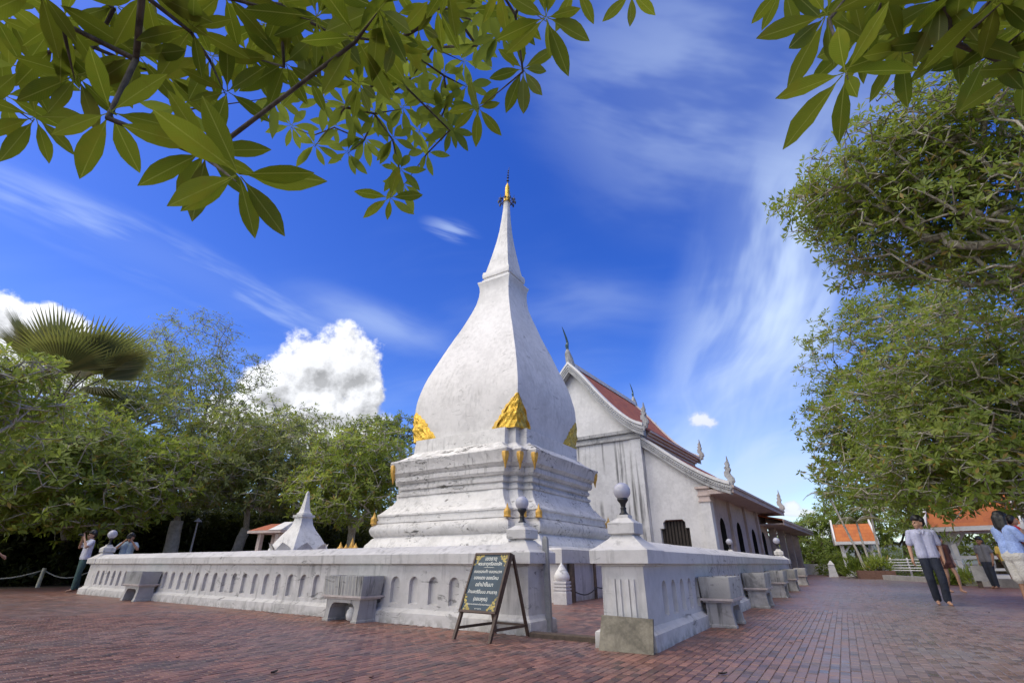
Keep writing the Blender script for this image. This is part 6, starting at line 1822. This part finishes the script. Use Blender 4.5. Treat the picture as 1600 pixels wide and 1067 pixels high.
def overhang(name, label, foot, hubs, ros, seed, extra, nparts):
    """ros: photo x, y of a whorl and the length of its leaves in pixels; leaves are about 21 cm long"""
    rng = np.random.default_rng(seed); rn = random.Random(seed)
    t = thing(name, label, 'tree', (0, 0, 0))
    T, LEN, CNT, INFO = [], [], [], []
    for (x, y, rp) in ros:
        ll = rn.uniform(0.185, 0.225)
        dep = 755.0 * ll / (rp * 0.92)
        T.append(atd(x, y, dep)); LEN.append(ll); CNT.append(rn.randint(6, 9))
    T = np.array(T)
    f = np.array(foot, float)
    nodes = [(f, -1)]
    z0 = hubs[0]; h0 = atd(*z0)
    for q in range(1, 5): nodes.append((f + (h0 - f) * np.array([(q / 4) ** 1.8, (q / 4) ** 1.8, (q / 4) ** 0.75]), q - 1))
    base = 4
    for h in hubs[1:]:
        p = atd(*h); j = base + 0; nodes.append(((nodes[j][0] + p) / 2 + rng.normal(0, 0.06, 3), j)); nodes.append((p, len(nodes) - 1))
    below = T - np.array([0, 0, 0.02])
    pts, par, tips = grow(nodes, below, rng, 0.12, sub=0.32, wig=0.14)
    br, r = limbs('branches', pts, par, 0.0062, M_barkF, t, 0.14, 2.6, 7)
    # whorls
    cand = []
    for (node, ti) in tips:
        c = T[ti]; k = CNT[ti]; L = LEN[ti]
        ax = unit(c - np.array([0, 0, EYE])) * 0.75 + unit(c - pts[par[node]]) * 0.25 + np.array([0, 0, 0.42]) + rng.normal(0, 0.16, 3)
        b_, d_, n_, ln, w_ = rosettes(c[None], ax[None], k, L, 1.0, rng, 1.50, 0.30, 0.24)
        d_ = unit(d_ + np.array([0, 0, -0.28])); n_ = unit(n_ - d_ * np.sum(n_ * d_, 1, keepdims=True))
        for i in range(k): cand.append((np.linalg.norm(c - np.array([0, 0, EYE])), b_[i] - d_[i] * ln[i] * 0.1, d_[i], n_[i], ln[i]))
    def mat_of(b0, d0, n0, l):
        d0 = unit(d0); s = unit(np.cross(n0, d0)); h = np.cross(d0, s)
        return Matrix(((d0[0] * l, s[0] * l, h[0] * l, b0[0]), (d0[1] * l, s[1] * l, h[1] * l, b0[1]), (d0[2] * l, s[2] * l, h[2] * l, b0[2]), (0, 0, 0, 1)))
    def inview(b0, d0, l):
        v = b0 + d0 * l * 0.5 - np.array([0, 0, EYE]); z = v @ FWD
        if z < 0.1: return False
        sx = 800 + 755 * (v @ RGT) / z; sy = 533.5 - 755 * (v @ UPV) / z
        return -30 < sx < 1630 and -30 < sy < 1067
    vis = [c for c in cand if inview(c[1], c[2], c[4])]; hid = [c for c in cand if not inview(c[1], c[2], c[4])]
    vis.sort(key=lambda c: c[0])
    for c in vis[:nparts]:
        me, _, _ = rn.choice(FL); o = mkobj('leaf', me, t); o.matrix_local = mat_of(*c[1:])
    rest = vis[nparts:] + hid
    # unseen rest of crown above and behind the camera, added for ground shade
    for (cx, cy, cz, rx, n) in extra:
        for _ in range(n):
            c0 = np.array([cx, cy, cz]) + rng.normal(0, 1, 3) * np.array([rx, rx, rx * 0.35])
            if inview(c0, np.zeros(3), 0): continue
            b_, d_, n_, ln, w_ = rosettes(c0[None], np.array([[0, 0, 1.0]]) + rng.normal(0, 0.2, (1, 3)), 8, 0.22, 1.0, rng, 1.4, 0.25, 0.2)
            for i in range(8):
                if not inview(b_[i], d_[i], ln[i]) and not inview(b_[i], d_[i], ln[i] * 2): rest.append((0, b_[i], d_[i], n_[i], ln[i]))
    vs, fs = [], []
    for c in rest:
        M_ = np.array(mat_of(*c[1:])); _, v, fc = rn.choice(FL); o = len(vs)
        q = v @ M_[:3, :3].T + M_[:3, 3]; vs += [tuple(a) for a in q]; fs += [tuple(i + o for i in f_) for f_ in fc]
    if vs:
        me = bpy.data.meshes.new('leaves'); me.from_pydata(vs, [], fs); me.materials.append(M_leafF); me.polygons.foreach_set('use_smooth', [True] * len(fs)); me.update()
        o = mkobj('leaves', me, t); o['kind'] = 'stuff'
    return t

LEFT = [(36, 108, 88), (10, 20, 85), (100, 30, 92), (150, 70, 85), (215, 88, 95), (300, 45, 85), (355, 145, 78), (322, 238, 108), (372, 275, 122), (172, 178, 116), (55, 185, 85), (410, 40, 72), (445, 100, 72), (455, 197, 38), (492, 227, 40), (388, 84, 66), (520, 50, 74), (5, 150, 85), (255, 115, 82), (120, 120, 84),
        (494, 29, 92), (556, 60, 112), (590, 15, 105), (523, 197, 40), (543, 238, 42), (569, 217, 38), (629, 168, 44), (614, 216, 42), (699, 158, 40), (677, 72, 42), (730, 134, 43), (746, 168, 52), (703, 201, 42), (625, 265, 42), (609, 310, 50), (667, 238, 40), (781, 54, 52), (739, 29, 46), (817, 109, 62), (853, 29, 78),
        (745, 69, 42), (647, 83, 42), (610, 109, 46), (668, 163, 42), (636, 127, 42), (694, 116, 42), (630, 288, 40), (650, 120, 40), (987, -10, 56), (683, 11, 62), (712, 22, 48), (700, -20, 62), (780, -20, 70), (900, -22, 66), (440, 5, 82), (350, -10, 90), (225, -15, 92), (60, -15, 100), (590, 60, 76), (570, 90, 60), (482, 120, 66), (425, 150, 58), (655, 40, 60), (620, 60, 64), (805, 20, 60), (470, 60, 70), (330, 90, 74), (280, 170, 62), (90, 70, 84), (180, 10, 90), (560, 130, 58), (505, 155, 46), (585, 175, 42), (655, 205, 40), (690, 180, 40), (725, 95, 42), (765, 10, 56), (600, 150, 44), (540, 165, 46)]
RIGHT = [(1322, 117, 112), (1411, 79, 98), (1492, 63, 98), (1293, 26, 98), (1350, 58, 86), (1225, -22, 78), (1560, 0, 104), (1427, 18, 84), (1545, 85, 92), (1598, 40, 95), (1470, 0, 90), (1380, -10, 90), (1520, 30, 84), (1600, 110, 88), (1330, -20, 90)]
fl = -RGT * 3.4 - FLAT * 0.3
overhang('overhead_tree', 'leafy branches with whorled leaves hanging across the upper left', (fl[0], fl[1], 0.0), [(330, -330, 2.6), (60, -120, 1.9), (250, -90, 1.75), (520, -110, 2.4), (600, -60, 2.9), (690, -90, 3.3), (850, -80, 2.6)], LEFT, 42,
         [(fl[0] * 0.8, fl[1] * 0.8, 4.3, 1.5, 90), (fl[0] * 1.6 + 0.5, fl[1] * 1.6 - 0.5, 4.8, 1.6, 90)], 300)
fr_ = RGT * 3.2 - FLAT * 0.4
overhang('overhead_tree', 'branches with large leaves hanging into the upper right corner', (fr_[0], fr_[1], 0.0), [(1520, -300, 2.2), (1400, -90, 1.7), (1500, -70, 1.8), (1590, -60, 1.8)], RIGHT, 43, [(fr_[0], fr_[1], 4.2, 1.2, 60)], 300)
